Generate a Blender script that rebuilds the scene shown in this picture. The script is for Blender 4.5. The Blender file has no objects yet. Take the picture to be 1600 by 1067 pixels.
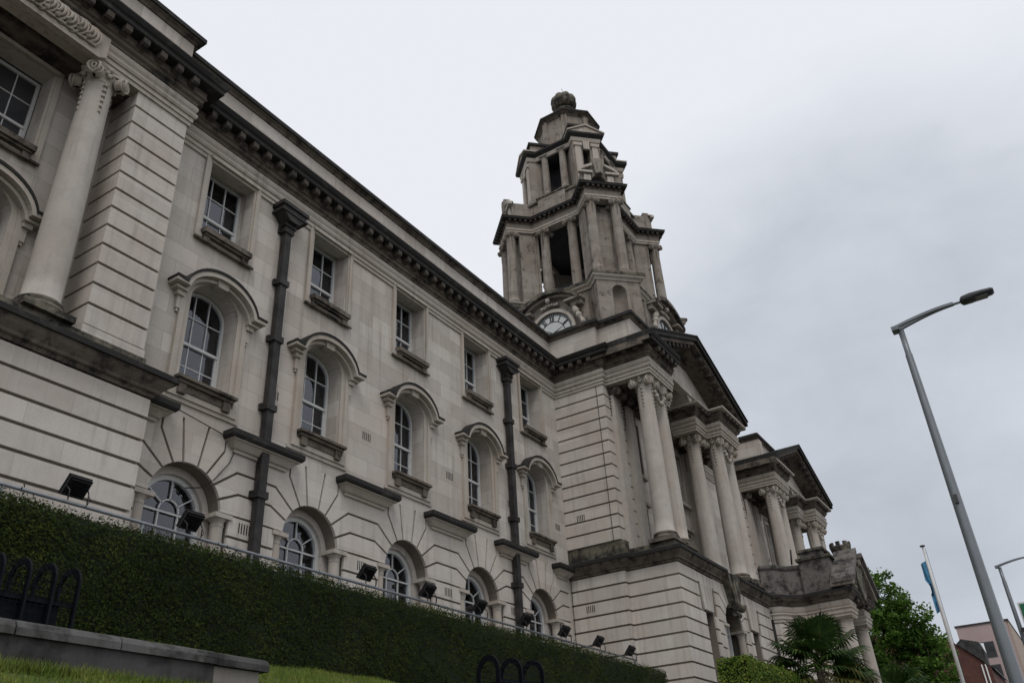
import bpy, bmesh, math, random
from mathutils import Vector, Matrix
from mathutils.geometry import tessellate_polygon
random.seed(7)
S = bpy.context.scene
COL = S.collection
R = math.radians
PI = math.pi

# ------------------------------------------------------------------ camera
cam = bpy.data.cameras.new('camera'); camo = bpy.data.objects.new('camera', cam); COL.objects.link(camo)
S.camera = camo
cam.sensor_width = 36.0; cam.lens = 29.745; cam.clip_start = 0.1; cam.clip_end = 4000
CAMR = ((0.541897, 0.399483, 0.739433),(-0.838878, 0.310808, 0.446859),(-0.051309, -0.862445, 0.503543))
DARKDIR = (0.9262, 0.0709, 0.3702)    # where the heaviest cloud hangs
cx, cy, cz = CAMR                       # rows: world X, Y, Z in camera axes (right, down, forward)
m = Matrix(((cx[0], -cx[1], -cx[2], 0), (cy[0], -cy[1], -cy[2], 0), (cz[0], -cz[1], -cz[2], 0), (0, 0, 0, 1)))
camo.matrix_world = m

# ------------------------------------------------------------------ world, sun, exposure
SUN_EL, SUN_AZ = R(52), R(215)          # azimuth of the sun seen from the scene, from +X towards +Y
w = bpy.data.worlds.new('World'); S.world = w; w.use_nodes = True
nt = w.node_tree; N = nt.nodes; L = nt.links; N.clear()
def nd(t, **k):
    n = N.new(t)
    for a, b in k.items(): setattr(n, a, b)
    return n
out = nd('ShaderNodeOutputWorld'); bg = nd('ShaderNodeBackground'); bg.inputs[1].default_value = 0.1
sky = nd('ShaderNodeTexSky'); sky.sky_type = 'NISHITA'; sky.sun_disc = False
sky.sun_elevation = SUN_EL; sky.sun_rotation = PI/2 - SUN_AZ
tc = nd('ShaderNodeTexCoord')
mp = nd('ShaderNodeMapping'); mp.inputs['Scale'].default_value = (1, 1, 1.9)
nz = nd('ShaderNodeTexNoise'); nz.inputs['Scale'].default_value = 2.3; nz.inputs['Detail'].default_value = 6; nz.inputs['Roughness'].default_value = 0.5
nz.inputs['Distortion'].default_value = 0.35
L.new(tc.outputs['Generated'], mp.inputs[0]); L.new(mp.outputs[0], nz.inputs[0])
dt = nd('ShaderNodeVectorMath', operation='DOT_PRODUCT'); dt.inputs[1].default_value = DARKDIR
L.new(tc.outputs['Generated'], dt.inputs[0])
mr = nd('ShaderNodeMapRange'); mr.interpolation_type = 'SMOOTHSTEP'
for i, v in zip((1, 2, 3, 4), (0.89, 1.04, 0.0, 1.0)): mr.inputs[i].default_value = v
L.new(dt.outputs['Value'], mr.inputs[0])
ns = nd('ShaderNodeMapRange')
for i, v in zip((1, 2, 3, 4), (0.3, 0.7, -0.2, 0.2)): ns.inputs[i].default_value = v
L.new(nz.outputs[0], ns.inputs[0])
nz2 = nd('ShaderNodeTexNoise'); nz2.inputs['Scale'].default_value = 7.0; nz2.inputs['Detail'].default_value = 8; nz2.inputs['Roughness'].default_value = 0.6; nz2.inputs['Distortion'].default_value = 0.6
L.new(mp.outputs[0], nz2.inputs[0])
ns2 = nd('ShaderNodeMapRange')
for i, v in zip((1, 2, 3, 4), (0.3, 0.7, -0.06, 0.06)): ns2.inputs[i].default_value = v
L.new(nz2.outputs[0], ns2.inputs[0])
ad0 = nd('ShaderNodeMath', operation='ADD'); L.new(ns.outputs[0], ad0.inputs[0]); L.new(ns2.outputs[0], ad0.inputs[1])
ad = nd('ShaderNodeMath', operation='ADD'); L.new(mr.outputs[0], ad.inputs[0]); L.new(ad0.outputs[0], ad.inputs[1])
rp = nd('ShaderNodeValToRGB'); L.new(ad.outputs[0], rp.inputs[0])
rp.color_ramp.elements[0].position = 0.0; rp.color_ramp.elements[0].color = (0.85, 0.875, 0.925, 1)
rp.color_ramp.elements[1].position = 1.0; rp.color_ramp.elements[1].color = (0.44, 0.475, 0.535, 1)
e = rp.color_ramp.elements.new(0.45); e.color = (0.70, 0.735, 0.80, 1)
sc = nd('ShaderNodeMix', data_type='RGBA', blend_type='MULTIPLY'); sc.inputs[0].default_value = 1
L.new(rp.outputs[0], sc.inputs[6]); sc.inputs[7].default_value = (10.0, 10.0, 10.0, 1)
mx = nd('ShaderNodeMix', data_type='RGBA'); mx.inputs[0].default_value = 0.96
L.new(sky.outputs[0], mx.inputs[6]); L.new(sc.outputs[2], mx.inputs[7])
L.new(mx.outputs[2], bg.inputs[0]); L.new(bg.outputs[0], out.inputs[0])
sun = bpy.data.lights.new('sun', 'SUN'); sun.energy = 1.15; sun.angle = R(25); sun.color = (1, 0.965, 0.92)
suno = bpy.data.objects.new('sun', sun); COL.objects.link(suno)
sd = Vector((math.cos(SUN_EL)*math.cos(SUN_AZ), math.cos(SUN_EL)*math.sin(SUN_AZ), math.sin(SUN_EL)))
suno.rotation_euler = sd.to_track_quat('Z', 'Y').to_euler(); suno.location = (0, -20, 60)
S.view_settings.view_transform = 'Standard'; S.view_settings.look = 'None'
S.view_settings.exposure = 0.0; S.view_settings.gamma = 1.0

# ------------------------------------------------------------------ materials
def newmat(name):
    m = bpy.data.materials.new(name); m.use_nodes = True
    t = m.node_tree; t.nodes.clear()
    o = t.nodes.new('ShaderNodeOutputMaterial'); b = t.nodes.new('ShaderNodeBsdfPrincipled')
    t.links.new(b.outputs[0], o.inputs[0])
    return m, t, b
def node(t, typ, **k):
    n = t.nodes.new(typ)
    for a, b in k.items(): setattr(n, a, b)
    return n
def noise(t, vec, scale, detail=4, rough=0.55, dist=0.0):
    n = node(t, 'ShaderNodeTexNoise'); n.inputs['Scale'].default_value = scale; n.inputs['Detail'].default_value = detail
    n.inputs['Roughness'].default_value = rough; n.inputs['Distortion'].default_value = dist
    t.links.new(vec, n.inputs['Vector']); return n.outputs[0]
def ramp(t, fac, stops):
    r = node(t, 'ShaderNodeValToRGB'); t.links.new(fac, r.inputs[0])
    el = r.color_ramp.elements
    while len(el) < len(stops): el.new(0.5)
    for e, (p, c) in zip(el, stops):
        e.position = p; e.color = (c, c, c, 1) if isinstance(c, (int, float)) else (*c, 1)
    return r.outputs[0]
def mixc(t, fac, a, b, mode='MIX'):
    x = node(t, 'ShaderNodeMix', data_type='RGBA', blend_type=mode)
    for s, v in ((0, fac), (6, a), (7, b)):
        if isinstance(v, (int, float)): x.inputs[s].default_value = v
        elif isinstance(v, tuple): x.inputs[s].default_value = (*v, 1)
        else: t.links.new(v, x.inputs[s])
    return x.outputs[2]
def worldpos(t): return node(t, 'ShaderNodeNewGeometry').outputs['Position']
def mapped(t, vec, scale):
    mp = node(t, 'ShaderNodeMapping'); mp.inputs['Scale'].default_value = scale
    t.links.new(vec, mp.inputs[0]); return mp.outputs[0]
def bump(t, b, h, strength=0.3, dist=0.02):
    n = node(t, 'ShaderNodeBump'); n.inputs['Strength'].default_value = strength; n.inputs['Distance'].default_value = dist
    t.links.new(h, n.inputs['Height']); t.links.new(n.outputs[0], b.inputs['Normal'])

def stone(name, base, warm, dirt, streak=0.5, blotch=0.4, joints=0.0, crust=0.0, jw=1.15, jh=0.485, off=(0, 0)):
    """limestone: mottled base, warm patches, rain streaks, soot crust and fine ashlar joints"""
    m, t, b = newmat(name); P = worldpos(t)
    n1 = noise(t, P, 0.55, 6, 0.6); n2 = noise(t, P, 3.2, 5, 0.65); n3 = noise(t, P, 26, 3, 0.6)
    col = mixc(t, ramp(t, n1, [(0.36, 0.0), (0.66, 1.0)]), base, warm)
    col = mixc(t, ramp(t, n2, [(0.45, 0.0), (0.75, blotch)]), col, tuple(c*0.68 for c in base))
    st = noise(t, mapped(t, P, (5.5, 5.5, 0.32)), 1.0, 5, 0.62)
    big = noise(t, mapped(t, P, (0.9, 0.9, 0.35)), 0.8, 3, 0.5)
    sm = node(t, 'ShaderNodeMath', operation='MULTIPLY')
    t.links.new(ramp(t, st, [(0.5, 0.0), (0.72, 1.0)]), sm.inputs[0]); t.links.new(ramp(t, big, [(0.38, 0.1), (0.68, streak)]), sm.inputs[1])
    col = mixc(t, sm.outputs[0], col, dirt)
    col = mixc(t, ramp(t, n3, [(0.3, 0.22), (0.62, 0.0)]), col, tuple(c*0.6 for c in base))
    if joints:
        sx = node(t, 'ShaderNodeSeparateXYZ'); t.links.new(P, sx.inputs[0])
        a = node(t, 'ShaderNodeMath', operation='ADD'); t.links.new(sx.outputs[0], a.inputs[0]); t.links.new(sx.outputs[1], a.inputs[1])
        cb0 = node(t, 'ShaderNodeCombineXYZ'); t.links.new(a.outputs[0], cb0.inputs[0]); t.links.new(sx.outputs[2], cb0.inputs[1])
        cb = node(t, 'ShaderNodeVectorMath', operation='SUBTRACT'); t.links.new(cb0.outputs[0], cb.inputs[0]); cb.inputs[1].default_value = (off[0], off[1], 0)
        br = node(t, 'ShaderNodeTexBrick'); t.links.new(cb.outputs[0], br.inputs['Vector'])
        br.inputs['Scale'].default_value = 1.0; br.inputs['Brick Width'].default_value = jw; br.inputs['Row Height'].default_value = jh
        br.inputs['Mortar Size'].default_value = 0.006; br.inputs['Mortar Smooth'].default_value = 0.3
        br.inputs['Color1'].default_value = (1, 1, 1, 1); br.inputs['Color2'].default_value = (0.68, 0.655, 0.64, 1); br.inputs['Mortar'].default_value = (0.42, 0.40, 0.38, 1)
        col = mixc(t, joints, col, br.outputs[0], 'MULTIPLY')
    if crust:
        c1 = noise(t, P, 2.2, 7, 0.7); cc = ramp(t, c1, [(0.62-0.4*crust, 0.0), (0.78-0.4*crust, 1.0)])
        col = mixc(t, cc, col, (0.022, 0.021, 0.02))
        ms = noise(t, P, 6.0, 4, 0.6); col = mixc(t, ramp(t, ms, [(0.62, 0.0), (0.75, 0.45)]), col, (0.075, 0.07, 0.045))
    t.links.new(col, b.inputs['Base Color']); b.inputs['Roughness'].default_value = 0.88
    b.inputs['Specular IOR Level'].default_value = 0.25
    hh = node(t, 'ShaderNodeMath', operation='ADD'); t.links.new(n2, hh.inputs[0]); t.links.new(n3, hh.inputs[1])
    bump(t, b, hh.outputs[0], 0.25, 0.012)
    return m
def plain(name, col, rough=0.6, var=0.25, scale=6.0, metal=0.0, spec=0.4, col2=None, bmp=0.0):
    m, t, b = newmat(name); P = worldpos(t)
    n = noise(t, P, scale, 5, 0.6)
    c = mixc(t, ramp(t, n, [(0.3, 0.0), (0.7, 1.0)]), tuple(x*(1-var) for x in col), col2 or tuple(min(1, x*(1+var)) for x in col))
    t.links.new(c, b.inputs['Base Color']); b.inputs['Roughness'].default_value = rough; b.inputs['Metallic'].default_value = metal
    b.inputs['Specular IOR Level'].default_value = spec
    if bmp: bump(t, b, n, bmp, 0.02)
    return m
def leafmat(name, stops, rough=0.6, trans=0.25, patch=1.3):
    m, t, b = newmat(name); g = node(t, 'ShaderNodeNewGeometry')
    P = g.outputs['Position']; n = noise(t, P, patch, 4, 0.6)
    mth = node(t, 'ShaderNodeMath', operation='MULTIPLY_ADD'); t.links.new(g.outputs['Random Per Island'], mth.inputs[0]); mth.inputs[1].default_value = 0.5
    sb = node(t, 'ShaderNodeMath', operation='MULTIPLY_ADD'); t.links.new(n, sb.inputs[0]); sb.inputs[1].default_value = 1.3; sb.inputs[2].default_value = -0.4
    t.links.new(sb.outputs[0], mth.inputs[2])
    c = ramp(t, mth.outputs[0], stops)
    t.links.new(c, b.inputs['Base Color']); b.inputs['Roughness'].default_value = rough; b.inputs['Specular IOR Level'].default_value = 0.12
    if trans:
        tr = node(t, 'ShaderNodeBsdfTranslucent'); t.links.new(c, tr.inputs[0])
        mx = node(t, 'ShaderNodeMixShader'); mx.inputs[0].default_value = trans
        o = [x for x in t.nodes if x.type == 'OUTPUT_MATERIAL'][0]
        t.links.new(b.outputs[0], mx.inputs[1]); t.links.new(tr.outputs[0], mx.inputs[2]); t.links.new(mx.outputs[0], o.inputs[0])
    return m
def glassmat(name, tint):
    m, t, b = newmat(name)
    tr = node(t, 'ShaderNodeBsdfTransparent'); tr.inputs[0].default_value = (*tint, 1)
    gl = node(t, 'ShaderNodeBsdfGlossy'); gl.inputs['Roughness'].default_value = 0.03
    gl.inputs[0].default_value = (0.9, 0.93, 1, 1)
    P = worldpos(t); n = noise(t, P, 2.0, 2, 0.5); bp = node(t, 'ShaderNodeBump'); bp.inputs['Strength'].default_value = 0.15; bp.inputs['Distance'].default_value = 0.03
    t.links.new(n, bp.inputs['Height']); t.links.new(bp.outputs[0], gl.inputs['Normal'])
    fr = node(t, 'ShaderNodeFresnel'); fr.inputs[0].default_value = 1.85
    mx = node(t, 'ShaderNodeMixShader'); t.links.new(fr.outputs[0], mx.inputs[0]); t.links.new(tr.outputs[0], mx.inputs[1]); t.links.new(gl.outputs[0], mx.inputs[2])
    o = [x for x in t.nodes if x.type == 'OUTPUT_MATERIAL'][0]; t.links.new(mx.outputs[0], o.inputs[0])
    return m

M = {}
M['stone'] = stone('portland_stone', (0.55, 0.515, 0.47), (0.50, 0.44, 0.385), (0.165, 0.147, 0.127), 0.65, 0.35, joints=0.75)
M['rust'] = stone('rusticated_stone', (0.55, 0.513, 0.468), (0.50, 0.44, 0.385), (0.155, 0.138, 0.12), 0.65, 0.35, joints=0.45, jw=1.6, jh=0.4866, off=(0.3, 3.22))
M['joint'] = stone('dirty_shaded_joint_stone', (0.19, 0.165, 0.138), (0.15, 0.123, 0.097), (0.07, 0.06, 0.05), 0.6, 0.5)  # joint dirt plus the shadow inside the grooves, put into the colour
M['trim'] = stone('carved_stone', (0.42, 0.385, 0.342), (0.37, 0.315, 0.26), (0.11, 0.094, 0.076), 0.8, 0.4)
M['shaft'] = stone('column_stone', (0.43, 0.395, 0.357), (0.39, 0.34, 0.295), (0.14, 0.127, 0.113), 0.6, 0.55)
M['dark'] = stone('sooty_shaded_stone', (0.155, 0.13, 0.106), (0.105, 0.083, 0.065), (0.04, 0.034, 0.028), 0.85, 0.6, crust=0.35)  # soot, with the shade of soffits and undersides painted in as well
M['mod'] = stone('sooty_shaded_modillion_stone', (0.082, 0.07, 0.058), (0.06, 0.05, 0.04), (0.035, 0.03, 0.025), 0.85, 0.6, crust=0.3)  # soot and the deep shadow under the cornice, both in this colour
M['porchdk'] = stone('blackened_porch_stone', (0.16, 0.148, 0.135), (0.12, 0.108, 0.095), (0.04, 0.037, 0.034), 0.9, 0.7, crust=0.4)
M['crust'] = stone('soot_crusted_stone', (0.075, 0.07, 0.064), (0.055, 0.05, 0.043), (0.016, 0.016, 0.016), 0.8, 0.7, crust=0.8)
M['moss'] = stone('mossy_stone', (0.17, 0.15, 0.12), (0.12, 0.115, 0.07), (0.035, 0.035, 0.028), 0.8, 0.7, crust=0.5)
M['tower'] = stone('tower_stone', (0.30, 0.27, 0.236), (0.235, 0.195, 0.16), (0.06, 0.052, 0.043), 1.0, 0.65, joints=0.55, crust=0.16)
M['white'] = plain('white_paint', (0.52, 0.52, 0.505), 0.5, 0.1, 9)
M['dial'] = plain('opal_clock_glass', (0.44, 0.455, 0.44), 0.5, 0.08, 5)
M['glass'] = glassmat('window_glass', (0.80, 0.84, 0.86))
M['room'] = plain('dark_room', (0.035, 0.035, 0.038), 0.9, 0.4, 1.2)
M['curtain'] = plain('net_curtain', (0.80, 0.83, 0.86), 0.9, 0.1, 12)
M['curtain_dark'] = plain('grey_blind', (0.30, 0.27, 0.25), 0.9, 0.2, 3)
M['lead'] = plain('black_iron_pipe', (0.014, 0.0135, 0.0135), 0.65, 0.5, 2.6, col2=(0.045, 0.041, 0.039), bmp=0.3, spec=0.25)
M['black'] = plain('black_lamp_metal', (0.009, 0.009, 0.01), 0.5, 0.2, 8)
M['steel'] = plain('galvanised_steel', (0.22, 0.235, 0.25), 0.45, 0.12, 5, metal=0.6)
M['greylamp'] = plain('grey_painted_steel', (0.15, 0.165, 0.18), 0.38, 0.1, 3, metal=0.25, spec=0.5)
M['lamphead'] = plain('dark_grey_casting', (0.035, 0.037, 0.04), 0.45, 0.15, 6)
M['lens'] = plain('lamp_lens', (0.13, 0.12, 0.10), 0.25, 0.1, 20)
M['navy'] = plain('dark_blue_ironwork', (0.004, 0.0048, 0.0078), 0.6, 0.3, 6, spec=0.12)
M['kerb'] = stone('grey_wall_stone', (0.075, 0.072, 0.072), (0.05, 0.048, 0.046), (0.02, 0.019, 0.018), 1.0, 0.8, crust=0.42)
M['coping'] = stone('grey_coping_stone', (0.115, 0.11, 0.108), (0.08, 0.077, 0.074), (0.03, 0.031, 0.025), 0.9, 0.8, crust=0.42)
M['pier'] = stone('buff_pier_stone', (0.24, 0.225, 0.20), (0.2, 0.18, 0.16), (0.08, 0.075, 0.07), 0.7, 0.5)
M['yew'] = leafmat('yew_leaves', [(0.0, (0.006, 0.012, 0.002)), (0.4, (0.018, 0.031, 0.006)), (0.75, (0.04, 0.06, 0.011)), (0.93, (0.085, 0.085, 0.015)), (1.0, (0.14, 0.05, 0.01))], 0.8, 0.2, 0.8)
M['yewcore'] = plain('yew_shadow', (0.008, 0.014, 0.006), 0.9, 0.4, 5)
M['privet'] = leafmat('privet_leaves', [(0.0, (0.03, 0.06, 0.008)), (0.45, (0.085, 0.14, 0.02)), (0.75, (0.17, 0.21, 0.035)), (1.0, (0.27, 0.27, 0.06))], 0.6, 0.25, 2.5)
M['tree'] = leafmat('tree_leaves', [(0.0, (0.03, 0.065, 0.012)), (0.45, (0.075, 0.15, 0.025)), (0.8, (0.13, 0.225, 0.042)), (1.0, (0.2, 0.28, 0.07))], 0.6, 0.4, 0.5)
M['bark'] = plain('bark', (0.06, 0.048, 0.036), 0.9, 0.4, 9, bmp=0.6)
M['palm'] = leafmat('palm_leaves', [(0.0, (0.012, 0.03, 0.006)), (0.5, (0.026, 0.054, 0.012)), (0.8, (0.052, 0.09, 0.02)), (1.0, (0.15, 0.14, 0.035))], 0.55, 0.2, 2.5)
M['palmold'] = leafmat('old_palm_leaves', [(0.0, (0.04, 0.05, 0.012)), (0.6, (0.09, 0.09, 0.02)), (1.0, (0.16, 0.12, 0.04))], 0.6, 0.2, 1.2)
M['flag'] = plain('blue_flag_cloth', (0.06, 0.20, 0.33), 0.8, 0.25, 3)
M['flagdk'] = plain('dark_blue_cloth', (0.012, 0.02, 0.06), 0.8, 0.2, 4)
M['flagwh'] = plain('white_cloth', (0.6, 0.6, 0.58), 0.8, 0.1, 4)
M['pole'] = plain('white_pole_paint', (0.55, 0.54, 0.52), 0.4, 0.08, 4)
M['pink'] = plain('pink_render', (0.36, 0.275, 0.265), 0.9, 0.06, 0.6)
M['buff'] = plain('buff_render', (0.36, 0.29, 0.235), 0.9, 0.06, 0.6)
M['slate'] = plain('roof_slate', (0.085, 0.08, 0.078), 0.7, 0.3, 4)
M['frame'] = plain('dark_window_frame', (0.05, 0.055, 0.06), 0.5, 0.1, 4)
M['green'] = plain('green_sign_face', (0.0, 0.10, 0.045), 0.4, 0.04, 3)
M['road'] = plain('asphalt', (0.05, 0.05, 0.052), 0.9, 0.25, 14, bmp=0.3)
M['pave'] = plain('paving', (0.2, 0.195, 0.185), 0.9, 0.15, 5, bmp=0.2)
M['cable'] = plain('black_cable', (0.015, 0.015, 0.015), 0.6, 0.1, 4)
def brickmat():
    m, t, b = newmat('red_brick'); P = worldpos(t)
    sx = node(t, 'ShaderNodeSeparateXYZ'); t.links.new(P, sx.inputs[0])
    a = node(t, 'ShaderNodeMath', operation='ADD'); t.links.new(sx.outputs[0], a.inputs[0]); t.links.new(sx.outputs[1], a.inputs[1])
    cb = node(t, 'ShaderNodeCombineXYZ'); t.links.new(a.outputs[0], cb.inputs[0]); t.links.new(sx.outputs[2], cb.inputs[1])
    br = node(t, 'ShaderNodeTexBrick'); t.links.new(cb.outputs[0], br.inputs['Vector'])
    br.inputs['Scale'].default_value = 1.0; br.inputs['Brick Width'].default_value = 0.22; br.inputs['Row Height'].default_value = 0.075; br.inputs['Mortar Size'].default_value = 0.008
    br.inputs['Color1'].default_value = (0.13, 0.032, 0.02, 1); br.inputs['Color2'].default_value = (0.075, 0.022, 0.016, 1); br.inputs['Mortar'].default_value = (0.1, 0.07, 0.06, 1)
    n = noise(t, P, 0.8, 5, 0.6)
    c = mixc(t, ramp(t, n, [(0.4, 0.0), (0.75, 0.6)]), br.outputs[0], (0.035, 0.02, 0.017))
    t.links.new(c, b.inputs['Base Color']); b.inputs['Roughness'].default_value = 0.9
    return m
M['brick'] = brickmat()
def grassmat(name, a, b_, c_):
    m, t, b = newmat(name); g = node(t, 'ShaderNodeNewGeometry'); n = noise(t, g.outputs['Position'], 1.6, 5, 0.6)
    s = node(t, 'ShaderNodeMath', operation='MULTIPLY_ADD'); t.links.new(g.outputs['Random Per Island'], s.inputs[0]); s.inputs[1].default_value = 0.45; t.links.new(n, s.inputs[2])
    t.links.new(ramp(t, s.outputs[0], [(0.3, a), (0.65, b_), (1.0, c_)]), b.inputs['Base Color']); b.inputs['Roughness'].default_value = 0.7; b.inputs['Specular IOR Level'].default_value = 0.2
    return m
M['grass'] = grassmat('grass_blades', (0.04, 0.085, 0.012), (0.09, 0.14, 0.018), (0.19, 0.20, 0.045))
M['turf'] = plain('turf', (0.055, 0.075, 0.014), 0.95, 0.4, 3.0, bmp=0.4)

# ------------------------------------------------------------------ mesh builder
def arcpts(cx, cz, r, a0, a1, n, rz=None):
    rz = rz or r
    return [(cx + r*math.cos(R(a0+(a1-a0)*i/n)), cz + rz*math.sin(R(a0+(a1-a0)*i/n))) for i in range(n+1)]
class MB:
    def __init__(s): s.v = []; s.f = []; s.sm = []; s.mi = []; s.cur = 0
    def add(s, vs, fs, smooth=False):
        o = len(s.v); s.v += [tuple(p) for p in vs]; s.f += [tuple(i+o for i in f) for f in fs]; s.sm += [smooth]*len(fs); s.mi += [s.cur]*len(fs); return s
    def box(s, x0, x1, y0, y1, z0, z1):
        if x0 > x1: x0, x1 = x1, x0
        if y0 > y1: y0, y1 = y1, y0
        if z0 > z1: z0, z1 = z1, z0
        return s.add([(x0,y0,z0),(x1,y0,z0),(x1,y1,z0),(x0,y1,z0),(x0,y0,z1),(x1,y0,z1),(x1,y1,z1),(x0,y1,z1)],
                     [(0,3,2,1),(4,5,6,7),(0,1,5,4),(1,2,6,5),(2,3,7,6),(3,0,4,7)])
    def obox(s, c, ux, uy, uz):                       # oriented box: centre and half vectors
        c = Vector(c); ux = Vector(ux); uy = Vector(uy); uz = Vector(uz)
        vs = [c+a*ux+b*uy+d*uz for d in (-1,1) for b in (-1,1) for a in (-1,1)]
        return s.add(vs, [(0,2,3,1),(4,5,7,6),(0,1,5,4),(1,3,7,5),(3,2,6,7),(2,0,4,6)])
    def plate(s, outline, holes=(), y0=0.0, y1=0.1, fr=None):
        """polygon in (x,z) with holes, extruded from y0 (front) to y1; fr maps (x,y,z)"""
        fr = fr or (lambda x, y, z: (x, y, z))
        loops = [outline] + list(holes)
        tris = tessellate_polygon([[Vector((p[0], p[1], 0)) for p in lp] for lp in loops])
        flat = [p for lp in loops for p in lp]; n = len(flat)
        vs = [fr(p[0], y0, p[1]) for p in flat] + [fr(p[0], y1, p[1]) for p in flat]
        fs = [tuple(t) for t in tris] + [tuple(i+n for i in reversed(t)) for t in tris]
        k = 0
        for lp in loops:
            m_ = len(lp)
            for i in range(m_):
                a, b = k+i, k+(i+1) % m_; fs.append((a, b, b+n, a+n))
            k += m_
        return s.add(vs, fs)
    def prism(s, poly, z0, z1):                       # plan polygon extruded in z
        n = len(poly); vs = [(p[0], p[1], z0) for p in poly] + [(p[0], p[1], z1) for p in poly]
        return s.add(vs, [tuple(reversed(range(n))), tuple(range(n, 2*n))] + [(i, (i+1) % n, (i+1) % n+n, i+n) for i in range(n)])
    def lathe(s, c, prof, n=24, smooth=True, a0=0, a1=360, cap=True):
        full = abs(a1-a0-360) < 1e-6; m_ = n if full else n+1
        vs = []
        for r, z in prof:
            for i in range(m_):
                a = R(a0+(a1-a0)*i/n); vs.append((c[0]+r*math.cos(a), c[1]+r*math.sin(a), c[2]+z))
        fs = []
        for j in range(len(prof)-1):
            for i in range(n):
                i2 = (i+1) % m_; fs.append((j*m_+i, j*m_+i2, (j+1)*m_+i2, (j+1)*m_+i))
        s.add(vs, fs, smooth)
        if cap and full:
            k = len(s.v)-len(vs)
            s.f += [tuple(k+i for i in reversed(range(n))), tuple(k+(len(prof)-1)*n+i for i in range(n))]; s.sm += [False, False]; s.mi += [s.cur]*2
        return s
    def tube(s, pts, r, n=8, smooth=True):
        pts = [Vector(p) for p in pts]; vs = []; up = Vector((0, 0, 1)); prev = None
        for i, p in enumerate(pts):
            d = (pts[min(i+1, len(pts)-1)] - pts[max(i-1, 0)]).normalized()
            a = prev if prev is not None else (up if abs(d.z) < 0.9 else Vector((1, 0, 0)))
            u = (a - d*a.dot(d)); u = u.normalized() if u.length > 1e-5 else d.orthogonal().normalized(); v = d.cross(u); prev = u
            rr = r[i] if isinstance(r, (list, tuple)) else r
            for k in range(n):
                t = 2*PI*k/n; vs.append(p + (u*math.cos(t)+v*math.sin(t))*rr)
        fs = [(i*n+k, i*n+(k+1) % n, (i+1)*n+(k+1) % n, (i+1)*n+k) for i in range(len(pts)-1) for k in range(n)]
        s.add(vs, fs, smooth)
        k = len(s.v)-len(vs); s.f += [tuple(k+i for i in reversed(range(n))), tuple(k+(len(pts)-1)*n+i for i in range(n))]; s.sm += [False, False]; s.mi += [s.cur]*2
        return s
    def ball(s, c, r, n=10, m_=7, sq=(1, 1, 1)):
        vs = []; fs = []
        for j in range(m_+1):
            th = PI*j/m_
            for i in range(n):
                ph = 2*PI*i/n; vs.append((c[0]+sq[0]*r*math.sin(th)*math.cos(ph), c[1]+sq[1]*r*math.sin(th)*math.sin(ph), c[2]+sq[2]*r*math.cos(th)))
        for j in range(m_):
            for i in range(n): fs.append((j*n+i, (j+1)*n+i, (j+1)*n+(i+1) % n, j*n+(i+1) % n))
        return s.add(vs, fs, True)
    def sweep(s, path, prof, closed=False):
        """closed profile loop of (offset to the right of the path, z) carried along plan path with mitres"""
        n = len(path); m_ = len(prof); vs = []
        for i in range(n):
            p = Vector(path[i])
            d1 = (p - Vector(path[i-1])) if (i > 0 or closed) else None
            d2 = (Vector(path[(i+1) % n]) - p) if (i < n-1 or closed) else None
            d1 = d1.normalized() if d1 is not None else d2.normalized(); d2 = d2.normalized() if d2 is not None else d1
            n1 = Vector((d1.y, -d1.x)); n2 = Vector((d2.y, -d2.x)); k = n1+n2; k = k/max(1e-6, k.dot(n1)) if k.length > 1e-6 else n1
            for o, z in prof: vs.append((p.x+k.x*o, p.y+k.y*o, z))
        fs = []
        for i in range(n if closed else n-1):
            a = i*m_; b = ((i+1) % n)*m_
            for j in range(m_): j2 = (j+1) % m_; fs.append((a+j, b+j, b+j2, a+j2))
        if not closed: fs += [tuple(range(m_)), tuple((n-1)*m_+j for j in reversed(range(m_)))]
        return s.add(vs, fs)
    def blocks(s, path, size, o0, o1, z0, z1, pitch, off=0.15):
        """evenly spaced blocks (modillions, dentils) along a plan path"""
        for i in range(len(path)-1):
            a = Vector(path[i]); b = Vector(path[i+1]); d = b-a; ln = d.length
            if ln < off*2: continue
            d.normalize(); nr = Vector((d.y, -d.x)); k = max(1, round((ln-2*off)/pitch)); 
            for j in range(k+1):
                c = a + d*(off+(ln-2*off)*j/k) + nr*(o0+o1)/2
                s.obox((c.x, c.y, (z0+z1)/2), (d.x*size/2, d.y*size/2, 0), (nr.x*(o1-o0)/2, nr.y*(o1-o0)/2, 0), (0, 0, (z1-z0)/2))
        return s
    def build(s, name, mat, parent=None, loc=None, keep=True):
        me = bpy.data.meshes.new(name); me.from_pydata(s.v, [], s.f); me.update()
        s.mi += [0]*(len(s.f)-len(s.mi))
        if s.sm and any(s.sm): me.polygons.foreach_set('use_smooth', s.sm)
        if any(s.mi): me.polygons.foreach_set('material_index', s.mi)
        bm = bmesh.new(); bm.from_mesh(me); bmesh.ops.recalc_face_normals(bm, faces=bm.faces); bm.to_mesh(me); bm.free()
        for mt in (mat if isinstance(mat, (list, tuple)) else [mat]): me.materials.append(mt)
        o = bpy.data.objects.new(name, me); COL.objects.link(o)
        if parent:
            o.parent = parent
            if keep and parent.type == 'EMPTY' and not parent.get('local'): o.matrix_parent_inverse = Matrix.Translation(-parent.location)
        if loc: o.location = loc
        return o
def inst(o, parent, loc=(0, 0, 0)):
    c = o.copy(); COL.objects.link(c); c.parent = parent; c.location = loc; return c
def copy_part(o, loc, parent=None):
    c = inst(o, parent or o.parent, loc); c.rotation_euler = o.rotation_euler
    for ch in list(o.children): copy_part(ch, tuple(ch.location), c)
    return c
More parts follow.
